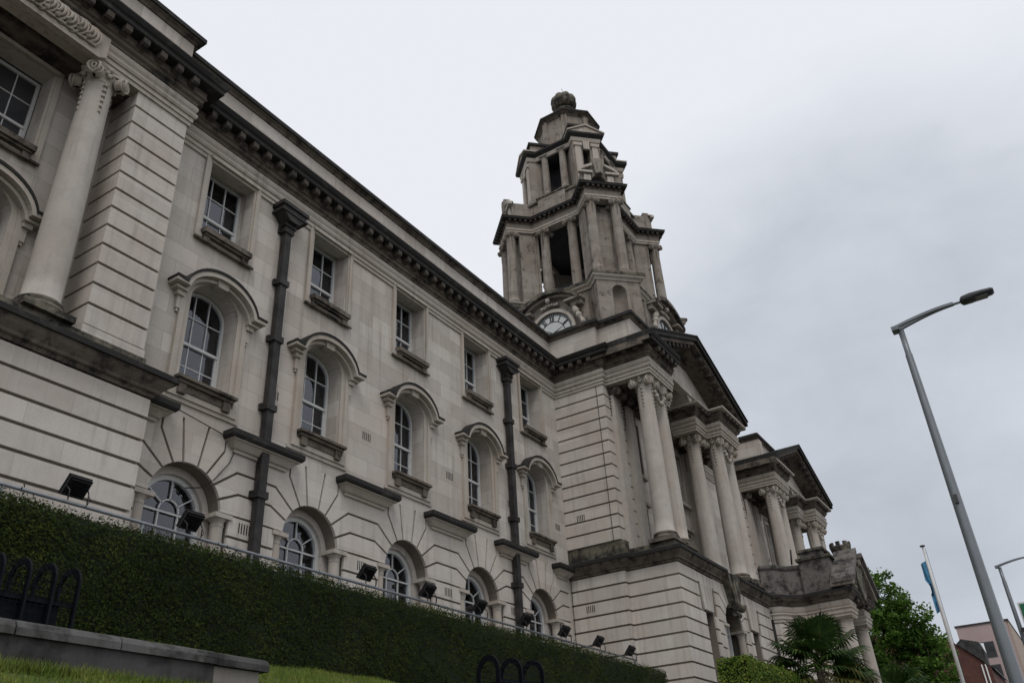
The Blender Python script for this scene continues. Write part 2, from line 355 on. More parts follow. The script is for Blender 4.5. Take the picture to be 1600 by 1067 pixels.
def thing(name, label, cat, loc=(0, 0, 0), group=None, local=False, rz=0):
    o = bpy.data.objects.new(name, None); COL.objects.link(o); o.location = loc; o.rotation_euler = (0, 0, rz); o.empty_display_size = 0.3
    if local: o['local'] = 1
    return tag(o, label, cat, group)
def tag(o, label, cat, group=None):
    o['label'] = label; o['category'] = cat
    if group: o['group'] = group
    return o
def struct(o): o['kind'] = 'structure'; return o
def inset(poly, amt):
    """inset polygon; amt(edge midpoint, p, q) gives distance per edge; polygon counter-clockwise"""
    n = len(poly); A = sum(poly[i][0]*poly[(i+1) % n][1]-poly[(i+1) % n][0]*poly[i][1] for i in range(n))
    if A < 0: poly = poly[::-1]
    ln = []
    for i in range(n):
        p = Vector(poly[i]); q = Vector(poly[(i+1) % n]); d = (q-p).normalized(); nr = Vector((-d.y, d.x)); ln.append((p+nr*amt(p, q), d))
    res = []
    for i in range(n):
        (p, d), (q, e) = ln[i-1], ln[i]; cr = d.x*e.y-d.y*e.x
        if abs(cr) < 1e-4: res.append(tuple(q)); continue
        t = ((q.x-p.x)*e.y-(q.y-p.y)*e.x)/cr; res.append(tuple(p+d*t))
    return res
# ==================================================================== TOWN HALL
TH = thing('town_hall', 'pale stone classical town hall with tall clock tower, sash windows and columned porticoes', 'town hall', (24, 18, 3.4))
YW = 15.0
XC = [10.95+3.74*k for k in range(5)]
XA0 = 27.95; XA = 28.2; XAR = 38.3; AC = 33.25; DX = 16.05; YA = 10.8; YQ = 12.75
JZ = [9.15+0.4965*k for k in range(14)]        # upper course joints
BZ = [3.22+0.4865*k for k in range(10)]        # base course joints, last one 7.6
ARCHN = 14

# ---- dark inside of the building
mb = MB(); mb.box(4, 28.6, 16.0, 27, 2, 16.9); mb.box(28.6, 54, 14.4, 27, 2, 16.9); mb.build('interior', M['room'], TH)
mb = MB(); mb.box(-6, 28, 16, 29, 16.92, 17.3); mb.box(28, 54.2, 14, 29, 16.92, 17.35); mb.build('roof', M['slate'], TH)

# ---- wing walls
def arch_open(xc, hw, z0, zs, rz, n=ARCHN):
    return [(xc-hw, z0), (xc+hw, z0)] + arcpts(xc, zs, hw, 0, 180, n, rz)
mb = MB()
holes = []
for x in XC:
    holes.append(arch_open(x, 0.70, 9.2, 11.38, 0.56)); holes.append([(x-0.72, 13.3), (x+0.72, 13.3), (x+0.72, 15.66), (x-0.72, 15.66)])
mb.plate([(9.0, 8.37), (27.97, 8.37), (27.97, 15.9), (9.0, 15.9)], holes, YW, YW+0.62)
wing = mb.build('wing_wall', M['stone'], TH)
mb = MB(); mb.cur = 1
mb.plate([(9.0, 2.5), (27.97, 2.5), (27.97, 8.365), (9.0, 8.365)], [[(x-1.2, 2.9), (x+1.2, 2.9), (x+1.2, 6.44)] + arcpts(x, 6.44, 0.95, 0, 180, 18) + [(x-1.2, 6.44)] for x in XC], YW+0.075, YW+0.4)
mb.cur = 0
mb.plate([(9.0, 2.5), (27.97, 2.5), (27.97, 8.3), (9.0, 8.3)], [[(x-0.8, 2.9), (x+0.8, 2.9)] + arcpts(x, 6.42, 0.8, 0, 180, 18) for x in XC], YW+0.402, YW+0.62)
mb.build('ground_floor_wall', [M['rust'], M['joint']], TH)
def arch_blocks(mb, xc, hb, y0, y1, r=0.95, zc=6.44, ztop=8.37, jamb=1.2, fr=None, zlow=3.2):
    th = [4, 23, 44, 62, 78]
    P = [(r*math.cos(R(a)), zc+r*math.sin(R(a))) for a in th]
    def arc(a, b): return [(r*math.cos(R(a+(b-a)*i/5)), zc+r*math.sin(R(a+(b-a)*i/5))) for i in range(6)]
    B = []
    key = arc(78, 102) + [(-0.35, ztop), (0.35, ztop)]
    half = [arc(62, 78) + [(0.35, ztop), (0.86, ztop), (0.86, 7.95)],
            arc(44, 62) + [(0.86, 7.95), (0.86, ztop), (hb, ztop), (hb, 7.55), (1.28, 7.55)],
            arc(23, 44) + [(1.28, 7.55), (hb, 7.55), (hb, 7.05), (1.38, 7.05)],
            arc(4, 23) + [(1.38, 7.05), (hb, 7.05), (hb, 6.53)]]
    z = 6.53
    while z > zlow:
        half.append([(jamb, z-0.4865), (hb, z-0.4865), (hb, z), (jamb, z)]); z -= 0.4865
    def amt(p, q):
        mx_ = (abs(p.x)+abs(q.x))/2
        if mx_ > hb-1e-3: return 0.0
        if p.y > ztop-1e-3 and q.y > ztop-1e-3: return 0.0
        if abs(math.hypot(p.x, p.y-zc)-r) < 0.01 and abs(math.hypot(q.x, q.y-zc)-r) < 0.01: return 0.0
        if abs(abs(p.x)-jamb) < 1e-3 and abs(abs(q.x)-jamb) < 1e-3 and max(p.y, q.y) < 6.6: return 0.0
        return 0.03
    for pl in [key] + half + [[(-x, zz) for x, zz in h] for h in half]:
        ip = inset(pl, amt); mb.plate([(xc+x, zz) for x, zz in ip], (), y0, y1, fr)
for x in XC:
    mb = MB(); arch_blocks(mb, x, 1.87, YW, YW+0.08); mb.build('rusticated_arch', M['rust'], TH)
mb = MB(); mb.box(27.78, 27.97, YW+0.001, YW+0.06, 3, 8.37)
z = 3.2
mb.build('wing_corner_stone', M['rust'], TH)

# ---- imposts and little Doric columns beside the ground windows
def small_col_mesh():
    mb = MB(); mb.lathe((0, 0, 0), [(0.155, 3.0), (0.155, 5.0), (0.14, 6.2), (0.14, 6.22), (0.16, 6.24), (0.145, 6.26), (0.145, 6.33), (0.2, 6.40)], 16, cap=False)
    mb.box(-0.24, 0.24, -0.22, 0.3, 6.40, 6.50)
    return mb
scol = None
for x in XC:
    for sx in (-1, 1):
        if scol is None: scol = small_col_mesh().build('window_column', M['trim'], TH)
        o = scol if (x == XC[0] and sx == -1) else copy_part(scol, (0, 0, 0), TH)
        o.matrix_parent_inverse = Matrix.Translation(-TH.location); o.location = (x+sx*1.02, YW+0.17, 0)

# ---- windows
def sash_bars(mb, hw, z0, z1, y, arch=None, cols=3, rows_up=2, rows_lo=2, meet=None, bw=0.024):
    """white sash: outer frame, meeting rail and glazing bars; arch=(spring z, rise)"""
    meet = meet or (z0+z1)/2
    def top(x):
        if not arch: return z1
        zs, rz = arch; return zs+rz*math.sqrt(max(0, 1-(x/hw)**2))
    f = 0.075
    if arch:
        zs, rz = arch
        outer = [(-hw, z0), (hw, z0)] + arcpts(0, zs, hw, 0, 180, 16, rz)
        inner = [(-hw+f, z0+f), (hw-f, z0+f)] + arcpts(0, zs, hw-f, 0, 180, 16, rz-f)
    else:
        outer = [(-hw, z0), (hw, z0), (hw, z1), (-hw, z1)]; inner = [(-hw+f, z0+f), (hw-f, z0+f), (hw-f, z1-f), (-hw+f, z1-f)]
    mb.plate(outer, [inner], y, y+0.09)
    mb.box(-hw+f, hw-f, y-0.012, y+0.06, meet-0.035, meet+0.035)
    mb.box(-hw+f, hw-f, y+0.02, y+0.07, z0+f, z0+f+0.05)
    for s in (-1, 1): mb.box(s*(hw-f-0.05), s*(hw-f), y+0.015, y+0.07, z0+f, meet-0.035)
    for i in range(1, cols):
        x = -hw+f+(2*hw-2*f)*i/cols
        mb.box(x-bw/2, x+bw/2, y+0.02, y+0.055, meet+0.035, top(x)-f*0.8); mb.box(x-bw/2, x+bw/2, y+0.035, y+0.065, z0+f, meet-0.035)
    for i in range(1, rows_up):
        zz = meet+(z1-meet)*i/rows_up; hx = hw-f*0.8
        if arch and zz > arch[0]: hx = hw*math.sqrt(max(0, 1-((zz-arch[0])/arch[1])**2))-f*0.8
        mb.box(-hx, hx, y+0.022, y+0.053, zz-bw/2, zz+bw/2)
    for i in range(1, rows_lo):
        zz = z0+f+(meet-z0-f)*i/rows_lo; mb.box(-hw+f, hw-f, y+0.037, y+0.063, zz-bw/2, zz+bw/2)
def upper_window(name, z_off=0.0):
    """square headed top floor window, origin on the wall face at the window centre"""
    mb = MB()
    O = lambda hw, z0, z1: [(-hw, z0), (hw, z0), (hw, z1), (-hw, z1)]
    mb.plate(O(0.91, 13.06, 15.93), [O(0.78, 13.25, 15.72)], -0.07, 0.002)
    mb.plate(O(0.785, 13.2, 15.725), [O(0.722, 13.3, 15.655)], -0.035, 0.05)
    mb.box(-0.80, 0.80, -0.13, -0.068, 15.62, 15.72)
    p = mb.build(name, M['trim'], TH)
    mb = MB(); mb.box(-0.74, 0.74, -0.24, 0.45, 13.22, 13.36); mb.box(-0.70, 0.70, -0.18, -0.06, 13.16, 13.22)
    mb.box(-0.70, -0.52, -0.15, -0.065, 13.0, 13.16); mb.box(0.52, 0.70, -0.15, -0.065, 13.0, 13.16); mb.box(-0.93, 0.93, -0.11, -0.065, 13.02, 13.08)
    mb.build('sill', M['dark'], p, keep=False)
    mb = MB(); sash_bars(mb, 0.721, 13.32, 15.64, 0.50, rows_up=2, rows_lo=2, meet=14.25); mb.build('sash_frame', M['white'], p, keep=False)
    mb = MB(); mb.box(-0.66, 0.66, 0.553, 0.56, 13.4, 15.6); mb.build('glass_pane', M['glass'], p, keep=False)
    return p
def floor_window(name):
    """first floor arched window with hood mould, keystone, consoles and sill"""
    mb = MB()
    oo = lambda hw, zb, zs, rz: [(-hw, zb), (hw, zb)] + arcpts(0, zs, hw, 0, 180, 18, rz)
    mb.plate(oo(0.98, 8.76, 11.36, 0.80), [oo(0.84, 8.98, 11.37, 0.68)], -0.09, 0.002)
    mb.plate(oo(0.845, 8.975, 11.365, 0.685), [oo(0.702, 9.2, 11.375, 0.565)], -0.05, 0.06)
    mb.box(-1.08, 1.08, -0.05, 0.002, 8.66, 8.76)
    p = mb.build(name, M['trim'], TH)
    mb = MB()
    ext = lambda off: arcpts(0, 11.30+off*0.3, 1.02+off, 12, 168, 18, 0.80+off)
    hood = [(-1.34, 11.50), (-1.34, 11.42), (-0.98, 11.42)] + arcpts(0, 11.30, 0.98, 172, 8, 18, 0.74) + [(1.34, 11.42), (1.34, 11.50), (1.05, 11.50)] + arcpts(0, 11.30, 1.07, 11, 169, 18, 0.86)
    mb.plate(hood, (), -0.36, 0.0)
    h2 = [(-1.24, 11.40), (-1.24, 11.32), (-0.92, 11.32)] + arcpts(0, 11.22, 0.93, 172, 8, 18, 0.72) + [(1.24, 11.32), (1.24, 11.40)] + arcpts(0, 11.285, 0.99, 8, 172, 18, 0.73)
    mb.plate(h2, (), -0.22, 0.0)
    for s in (-1, 1):
        mb.box(s*0.94, s*1.14, -0.15, 0, 11.2, 11.32); mb.box(s*0.98, s*1.08, -0.085, 0, 10.88, 11.2); mb.box(s*1.005, s*1.055, -0.065, 0, 10.8, 10.88)
    mb.build('hood_mould', M['trim'], p, keep=False)
    mb = MB(); top = arcpts(0, 11.33, 1.065, 10, 170, 20, 0.855)
    cap = [(-1.36, 11.503), (-1.36, 11.56), (-1.05, 11.56)] + list(reversed(arcpts(0, 11.34, 1.10, 11, 169, 18, 0.90))) + [(1.05, 11.56), (1.36, 11.56), (1.36, 11.503), (1.052, 11.503)] + arcpts(0, 11.302, 1.072, 11, 169, 18, 0.862)
    mb.plate(cap, (), -0.385, 0.0); mb.build('hood_capping', M['crust'], p, keep=False)
    mb = MB(); mb.plate([(-0.27, 11.92), (0.27, 11.92), (0.36, 12.02+0.02), (0.2, 12.1), (-0.2, 12.1), (-0.36, 12.04)], (), -0.20, 0.0)
    mb.plate([(-0.14, 11.86), (0.14, 11.86), (0.19, 12.06), (-0.19, 12.06)], (), -0.26, 0.0); mb.build('keystone', M['trim'], p, keep=False)
    mb = MB(); mb.box(-0.83, 0.83, -0.27, 0.45, 9.14, 9.21); mb.box(-0.78, 0.78, -0.20, -0.05, 9.06, 9.14)
    for s in (-1, 1): mb.box(s*0.52, s*0.72, -0.17, -0.04, 8.82, 9.06)
    mb.box(-0.52, 0.52, -0.12, -0.04, 8.9, 9.06); mb.build('sill', M['dark'], p, keep=False)
    mb = MB(); sash_bars(mb, 0.69, 9.22, 11.92, 0.42, arch=(11.36, 0.56), rows_up=2, rows_lo=2, meet=10.42); mb.build('sash_frame', M['white'], p, keep=False)
    mb = MB(); mb.plate([(-0.66, 9.26), (0.66, 9.26)] + arcpts(0, 11.36, 0.66, 0, 180, 16, 0.53), (), 0.473, 0.48); mb.build('glass_pane', M['glass'], p, keep=False)
    return p
def ground_window(name):
    """round arched ground floor window with fan lights"""
    y = 0.5; mb = MB(); r = 0.8; zc = 6.42; f = 0.11
    mb.plate([(-r, 3.0), (r, 3.0)] + arcpts(0, zc, r, 0, 180, 20), [[(-r+f, 3.1), (r-f, 3.1)] + arcpts(0, zc, r-f, 0, 180, 20)], y, y+0.1)
    mb.plate(arcpts(0, zc, 0.27, 0, 180, 14) + list(reversed(arcpts(0, zc, 0.238, 0, 180, 14))), (), y+0.02, y+0.06)
    for a in (36, 90, 144):
        d = Vector((math.cos(R(a)), 0, math.sin(R(a)))); c = Vector((0, y+0.04, zc))+d*0.47; mb.obox(c, d*0.23, (0, 0.02, 0), Vector((-d.z, 0, d.x))*0.013)
    mb.box(-r+f, r-f, y+0.015, y+0.06, zc-0.06, zc-0.02)
    for x in (-0.25, 0.25): mb.box(x-0.016, x+0.016, y+0.025, y+0.07, 3.1, zc-0.02)
    mb.box(-r+f, r-f, y+0.022, y+0.055, 4.9, 4.96); mb.box(-r+f, r-f, y+0.145, y+0.18, zc-0.30, zc-0.12)
    p = mb.build(name, M['white'], TH)
    mb = MB(); mb.plate([(-0.7, 3.05), (0.7, 3.05)] + arcpts(0, zc, 0.7, 0, 180, 16), (), y+0.075, y+0.082); mb.build('glass_pane', M['glass'], p, keep=False)
    mb = MB(); n = 40
    vs = []; fs = []
    for i in range(n+1):
        x = -0.68+1.36*i/n; yy = y+0.115+0.015*math.sin(i*1.9); vs += [(x, yy, 3.1), (x, yy, zc-0.28)]
    fs = [(2*i, 2*i+2, 2*i+3, 2*i+1) for i in range(n)]; mb.add(vs, fs, True); mb.build('net_curtain', M['curtain'], p, keep=False)
    return p
up = upper_window('upper_window'); fl = floor_window('arched_window'); gr = ground_window('ground_window')
INV = Matrix.Translation(-TH.location)
for i, x in enumerate(XC):
    for o in (up, fl, gr):
        c = o if i == 0 else copy_part(o, (0, 0, 0), TH)
        c.matrix_parent_inverse = INV; c.location = (x, YW, 0)
# blinds half down behind some panes
for k, (x, z0, z1) in enumerate([(XC[0], 14.9, 15.6), (XC[1], 14.3, 15.6), (XC[0], 11.3, 11.9), (XC[1], 11.45, 11.9), (XC[3], 14.6, 15.6), (XC[2], 11.2, 11.9)]):
    mb = MB(); mb.box(x-0.6, x+0.6, YW+0.66, YW+0.68, z0, z1); mb.build('window_blind', M['curtain_dark'], TH)

# ---- ledges on the piers between the arches
def ledge(x0, x1):
    a, b = x0+0.26, x1-0.26
    p = [(a, YW+0.05), (a, YW-0.04), (b, YW-0.04), (b, YW+0.05)]
    o = MB().sweep(p, [(-0.1, 7.99), (0.03, 7.99), (0.03, 8.05), (0.09, 8.07), (0.15, 8.14), (0.21, 8.2), (0.26, 8.21), (0.26, 8.24), (-0.1, 8.24)]).build('pier_ledge', M['trim'], TH)
    MB().sweep(p, [(-0.1, 8.242), (0.30, 8.242), (0.34, 8.30), (0.34, 8.42), (0.0, 8.49), (-0.1, 8.49)]).build('ledge_top', M['crust'], o); return o
for k in range(4): ledge(XC[k]+0.82, XC[k+1]-0.82)
ledge(9.15, XC[0]-0.82); ledge(XC[4]+0.82, 27.9)
# ---- five slot air bricks
def vent(x, z, fr):
    mb = MB()
    for i in range(5): 
        c = fr(x+0.075*(i-2), z); mb.obox(c[0], c[1]*0.014, c[2]*0.006, (0, 0, 0.12))
    mb.build('air_vent', M['black'], TH)
FW = lambda x, z: ((x, YW-0.001, z), Vector((1, 0, 0)), Vector((0, 1, 0)))
FS = lambda y, z: ((XA0-0.001, y, z), Vector((0, 1, 0)), Vector((1, 0, 0)))
for x, z in [(13.05, 9.9), (16.56, 9.95), (20.5, 9.95), (24.05, 9.95), (27.35, 9.95), (16.56, 6.28), (20.35, 6.28), (12.6, 6.3), (23.95, 6.3)]: vent(x, z, FW)

# ---- rainwater pipes
def pipe(x):
    mb = MB(); y = YW-0.14
    mb.box(x-0.11, x+0.11, y-0.09, y+0.09, 3.4, 15.0)
    p = mb.build('rainwater_pipe', M['lead'], TH)
    for z in (14.72, 13.0, 11.25, 9.3, 7.05, 5.2):
        mb = MB(); mb.prism([(x-0.165, y-0.13), (x+0.165, y-0.13), (x+0.165, y+0.03), (x+0.21, y+0.03), (x+0.21, y+0.13), (x-0.21, y+0.13), (x-0.21, y+0.03), (x-0.165, y+0.03)], z, z+0.17); mb.build('pipe_collar', M['lead'], p)
    mb = MB(); a = [(x-0.42, 15.5), (x-0.42, 15.28), (x-0.16, 15.02), (x+0.16, 15.02), (x+0.42, 15.28), (x+0.42, 15.5)]
    mb.plate(a, (), YW-0.42, YW-0.01); mb.box(x-0.48, x+0.48, YW-0.47, YW-0.01, 15.44, 15.56); mb.box(x-0.48, x+0.48, YW-0.45, YW-0.01, 15.24, 15.30); mb.box(x-0.2, x+0.2, YW-0.3, YW-0.01, 14.9, 15.02)
    mb.build('hopper_head', M['lead'], p)
pipe((XC[0]+XC[1])/2); pipe((XC[3]+XC[4])/2)

# ---- entablature profiles (offset outwards, z)
ARCHI = [(-0.3, 15.55), (0.05, 15.55), (0.05, 15.67), (0.085, 15.67), (0.085, 15.80), (0.12, 15.80), (0.15, 15.86), (0.15, 15.93), (0.02, 15.95), (-0.3, 15.95)]
FRIEZE = [(-0.3, 15.952), (0.04, 15.952), (0.10, 15.99), (0.135, 16.05), (0.145, 16.11), (0.135, 16.17), (0.10, 16.22), (0.05, 16.252), (-0.3, 16.252)]
BED = [(-0.3, 16.254), (0.10, 16.254), (0.12, 16.32), (0.19, 16.36), (0.20, 16.44), (0.26, 16.47), (0.26, 16.50), (-0.3, 16.50)]
CORONA = [(-0.3, 16.70), (0.50, 16.70), (0.53, 16.72), (0.53, 16.84), (0.58, 16.88), (0.63, 16.98), (0.63, 17.02), (0.05, 17.2), (-0.3, 17.2)]
SOFF = [(-0.3, 16.50), (0.24, 16.50), (0.24, 16.70), (-0.3, 16.70)]
COPE = [(-0.35, 18.36), (0.03, 18.36), (0.07, 18.42), (0.15, 18.46), (0.15, 18.48), (-0.35, 18.48)]
COPT = [(-0.4, 18.482), (0.2, 18.482), (0.2, 18.62), (0.1, 18.70), (-0.4, 18.70)]
def entab(path, mat_f='trim', frieze=True):
    MB().sweep(path, ARCHI).build('architrave', M['trim'], TH)
    MB().sweep(path, FRIEZE).build('frieze', M['trim'], TH)
    cornice(path)
MODREST = MB(); MODS = []
def cornice(path, off=0.28):
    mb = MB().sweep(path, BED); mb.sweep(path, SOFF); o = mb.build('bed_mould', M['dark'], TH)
    for i in range(len(path)-1):
        a = Vector(path[i]); b = Vector(path[i+1]); d = b-a; ln = d.length
        if ln < 2*off: continue
        d.normalize(); nr = Vector((d.y, -d.x)); k = max(1, round((ln-2*off)/0.47))
        for j in range(k+1):
            c = a+d*(off+(ln-2*off)*j/k)
            if len(MODS) < 96 and c.x > 4:
                if not MODS:
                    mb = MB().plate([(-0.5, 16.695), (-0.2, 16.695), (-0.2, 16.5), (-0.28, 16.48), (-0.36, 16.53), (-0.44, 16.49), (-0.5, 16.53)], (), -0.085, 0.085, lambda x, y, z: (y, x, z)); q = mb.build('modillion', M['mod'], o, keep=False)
                else: q = inst(MODS[0], o)
                MODS.append(q); q.location = (c.x, c.y, 0); q.rotation_euler = (0, 0, math.atan2(d.y, d.x))
            else:
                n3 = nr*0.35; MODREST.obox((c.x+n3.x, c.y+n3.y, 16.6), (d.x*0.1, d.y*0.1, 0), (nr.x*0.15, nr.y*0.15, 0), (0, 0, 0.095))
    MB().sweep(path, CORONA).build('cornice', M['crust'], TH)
def parapet(path, z0=17.15):
    pr = [(-0.35, z0), (0.0, z0), (0.0, 17.4), (-0.01, 17.4), (-0.01, 18.36), (-0.35, 18.36)]
    o = MB().sweep(path, pr).build('parapet', M['stone'], TH); mb = MB().sweep(path, COPE); mb.build('coping_mould', M['dark'], o)
    MB().sweep(path, COPT).build('coping', M['crust'], o)

# ---- left pavilion
YP = 14.45; XPR = 9.0
PAVP = [(-4, YP-0.02), (XPR, YP-0.02), (XPR, YW)]
WINGP = [(XPR-0.2, YW), (XA0, YW)]
FULL = [(-4, YP), (XPR, YP), (XPR, YW), (XA0, YW), (XA0, YQ), (XA, YQ), (XA, YA)]
entab(FULL + [(30.45, YA)])
parapet([(-4, YP+0.1), (XPR-0.15, YP+0.1), (XPR-0.15, YW+0.1), (XA0+0.1, YW+0.1), (XA0+0.1, YQ+0.1), (XA+0.15, YQ+0.1), (XA+0.15, YA+0.55), (XAR-0.15, YA+0.55), (XAR-0.15, 14)])
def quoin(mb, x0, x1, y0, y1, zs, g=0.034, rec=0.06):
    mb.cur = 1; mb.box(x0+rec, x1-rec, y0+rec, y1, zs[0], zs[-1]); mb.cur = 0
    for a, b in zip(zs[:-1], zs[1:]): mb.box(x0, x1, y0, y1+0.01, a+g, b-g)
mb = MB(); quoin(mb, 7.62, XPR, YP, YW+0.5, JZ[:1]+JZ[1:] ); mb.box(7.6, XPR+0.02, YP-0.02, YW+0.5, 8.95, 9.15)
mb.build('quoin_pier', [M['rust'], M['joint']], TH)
# plinth storey of the pavilion
mb = MB(); zs = BZ + [8.05]
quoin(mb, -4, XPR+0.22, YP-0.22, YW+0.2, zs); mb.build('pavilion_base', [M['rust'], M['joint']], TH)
BCORN = [(-0.3, 8.05), (0.03, 8.05), (0.05, 8.12), (0.12, 8.14), (0.14, 8.2), (0.24, 8.30), (0.30, 8.40), (-0.3, 8.40)]
BCTOP = [(-0.3, 8.402), (0.36, 8.402), (0.36, 8.52), (0.1, 8.62), (-0.3, 8.62)]
def basecorn(path):
    o = MB().sweep(path, BCORN).build('base_cornice', M['dark'], TH); MB().sweep(path, BCTOP).build('base_cornice_top', M['crust'], o)
basecorn([(-4, YP-0.22), (XPR+0.22, YP-0.22), (XPR+0.22, YW)])
mb = MB(); mb.box(-4, XPR+0.1, YP-0.12, YW+0.4, 8.6, 8.8); mb.box(-4, XPR+0.06, YP-0.06, YW+0.4, 8.8, 8.95); mb.build('pavilion_plinth', M['moss'], TH)
# recessed wall behind the pavilion column
YR = 15.45
mb = MB(); mb.plate([(-4, 8.9), (7.7, 8.9), (7.7, 15.6), (-4, 15.6)], [arch_open(5.45, 0.70, 9.2, 11.38, 0.56), [(5.45-0.72, 13.08), (6.17, 13.08), (6.17, 15.43), (5.45-0.72, 15.43)]], YR, YR+0.45)
mb.build('recess_wall', M['stone'], TH)
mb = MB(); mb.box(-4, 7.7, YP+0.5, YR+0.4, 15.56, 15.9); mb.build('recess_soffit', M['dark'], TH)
for o in (up, fl):
    c = copy_part(o, (0, 0, 0), TH); c.matrix_parent_inverse = INV; c.location = (5.45, YR, -0.22 if o is up else 0)
# carved garland over the pavilion bay
mb = MB()
mb.plate([(3.2, 15.5), (6.45, 15.5), (6.62, 15.62), (6.62, 16.22), (3.2, 16.22)], (), YP-0.2, YP-0.04)
for i in range(13):
    x0 = 6.30-0.24*i
    for k in range(4):                                  # nested crescents, like overlapping acanthus leaves
        pts = []; rad = []
        for j in range(9):
            t = j/8; a = R(-75+150*t); rr = 0.30-0.055*k
            pts.append((x0-0.16+rr*0.75*math.cos(a)-0.05*k, YP-0.215-0.035*k-0.05*math.sin(PI*t), 15.93+rr*1.0*math.sin(a)+0.02*math.sin(i*2.1))); rad.append(0.012+0.026*math.sin(PI*(0.1+0.85*t)))
        mb.tube(pts, rad, 6)
    mb.ball((x0-0.22, YP-0.27, 15.80+0.03*math.sin(i*1.3)), 0.07, 8, 6)
    mb.tube([(x0+0.02, YP-0.22, 15.70), (x0-0.10, YP-0.27, 15.66), (x0-0.2, YP-0.22, 15.70)], 0.03, 6)
mb.build('carved_garland', M['trim'], TH)

# ---- columns
def capital_mesh(r):
    """angular Ionic capital with volutes, abacus and bell garlands; z=0 at the top of the shaft"""
    mb = MB(); h = 1.35*r
    mb.lathe((0, 0, 0), [(r, 0), (r*1.08, 0.02), (r*1.02, 0.05), (r*1.05, h*0.35), (r*1.3, h*0.6), (r*1.2, h*0.75)], 20, cap=False)
    ab = []
    for k in range(4):
        a = PI/2*k
        for t in (-1.35, -0.7, 0, 0.7, 1.35):
            d = r*(1.15+0.22*(abs(t)/1.35)**2); ab.append((d*math.cos(a)-t*r*math.sin(a), d*math.sin(a)+t*r*math.cos(a)))
    mb.prism(ab, h*0.78, h)
    for k in range(4):
        a = PI/2*k; n = Vector((math.cos(a), math.sin(a), 0)); t = Vector((-n.y, n.x, 0))
        for s in (-1, 1):
            c = n*r*1.22 + t*r*1.12*s + Vector((0, 0, h*0.42)); nn = (n+t*s*0.45).normalized(); tt = Vector((-nn.y, nn.x, 0))*s
            pts = []; rad = []
            for i in range(27):
                q = i/26; th = PI/2+q*2*PI*2.1; rr = r*0.62*(1-q)**0.85+0.01
                pts.append(c + tt*rr*math.cos(th)*-1 + Vector((0, 0, rr*math.sin(th))) + nn*(0.03+0.05*q)*1.0); rad.append(r*0.115*(1-0.45*q))
            mb.tube(pts, rad, 6)
            vs = [c + tt*r*0.52*math.cos(2*PI*i/14) + Vector((0, 0, r*0.52*math.sin(2*PI*i/14))) for i in range(14)]
            mb.add([v+nn*0.03 for v in vs] + [v-nn*r*0.4 for v in vs], [tuple(range(14)), tuple(range(27, 13, -1))] + [(i, (i+1) % 14, (i+1) % 14+14, i+14) for i in range(14)])
        mb.ball(tuple(n*r*1.32+Vector((0, 0, h*0.86))), r*0.26, 8, 6)
        for i in range(3): mb.ball(tuple(n*r*1.25+t*r*0.2*(i-1)+Vector((0, 0, h*0.62-0.06*(i % 2)))), r*0.2, 7, 5)
        mb.tube([tuple(n*r*1.06+Vector((0, 0, h*0.7))), tuple(n*r*1.06+Vector((0, 0, -r*3)))], 0.012, 4)
        for i in range(6):
            z = -0.02-r*0.52*i; mb.lathe((n.x*r*1.05, n.y*r*1.05, z-r*0.3), [(r*0.2*(1-0.09*i), 0), (r*0.13*(1-0.09*i), r*0.2), (r*0.05, r*0.32)], 7)
    return mb
CACHE = {}
def column(x, y, z0, z1, r0=0.34, r1=0.29, name='column', mat='shaft', cmat='trim', bmat='dark', parent=None, cap=True, ang=0):
    key = (r0, r1, round(z1-z0, 3), mat, cap, bmat)
    hc = 1.35*r1 if cap else 0.2; hb = 0.36*r0/0.34; H = z1-z0
    if key not in CACHE:
        mb = MB(); prof = []
        for i in range(13):
            t = i/12; prof.append((r0+(r1-r0)*(t**1.7), hb+(H-hb-hc)*t))
        prof = [(r0*1.1, hb), (r0*1.1, hb+0.03)] + [(p, q+0.05) for p, q in prof[:1]] + prof[1:]
        mb.lathe((0, 0, 0), prof, 28, cap=False); c = mb.build(name, M[mat])
        mb = MB(); mb.box(-r0*1.42, r0*1.42, -r0*1.42, r0*1.42, 0, hb*0.35)
        mb.lathe((0, 0, 0), [(r0*1.36, hb*0.35), (r0*1.42, hb*0.45), (r0*1.36, hb*0.58), (r0*1.18, hb*0.66), (r0*1.18, hb*0.74), (r0*1.26, hb*0.83), (r0*1.2, hb*0.95), (r0*1.08, hb)], 24)
        mb.build('column_base', M[bmat], c, keep=False)
        if cap: cp = capital_mesh(r1).build('capital', M[cmat], c, keep=False); cp.location = (0, 0, H-hc)
        else:
            mb = MB(); mb.lathe((0, 0, H-hc), [(r1, 0), (r1*1.1, 0.02), (r1, 0.04), (r1, 0.08), (r1*1.3, 0.13), (r1*1.3, 0.14)], 20); mb.box(-r1*1.42, r1*1.42, -r1*1.42, r1*1.42, H-0.06, H); mb.build('capital', M[cmat], c, keep=False)
        CACHE[key] = c; o = c
    else: o = copy_part(CACHE[key], (0, 0, 0))
    par = parent or TH
    o.parent = par; o.matrix_parent_inverse = INV if par is TH else Matrix(); o.location = (x, y, z0); o.rotation_euler = (0, 0, ang)
    return o
column(6.86, YP+0.32, 8.95, 15.55, 0.36, 0.30, bmat='moss')

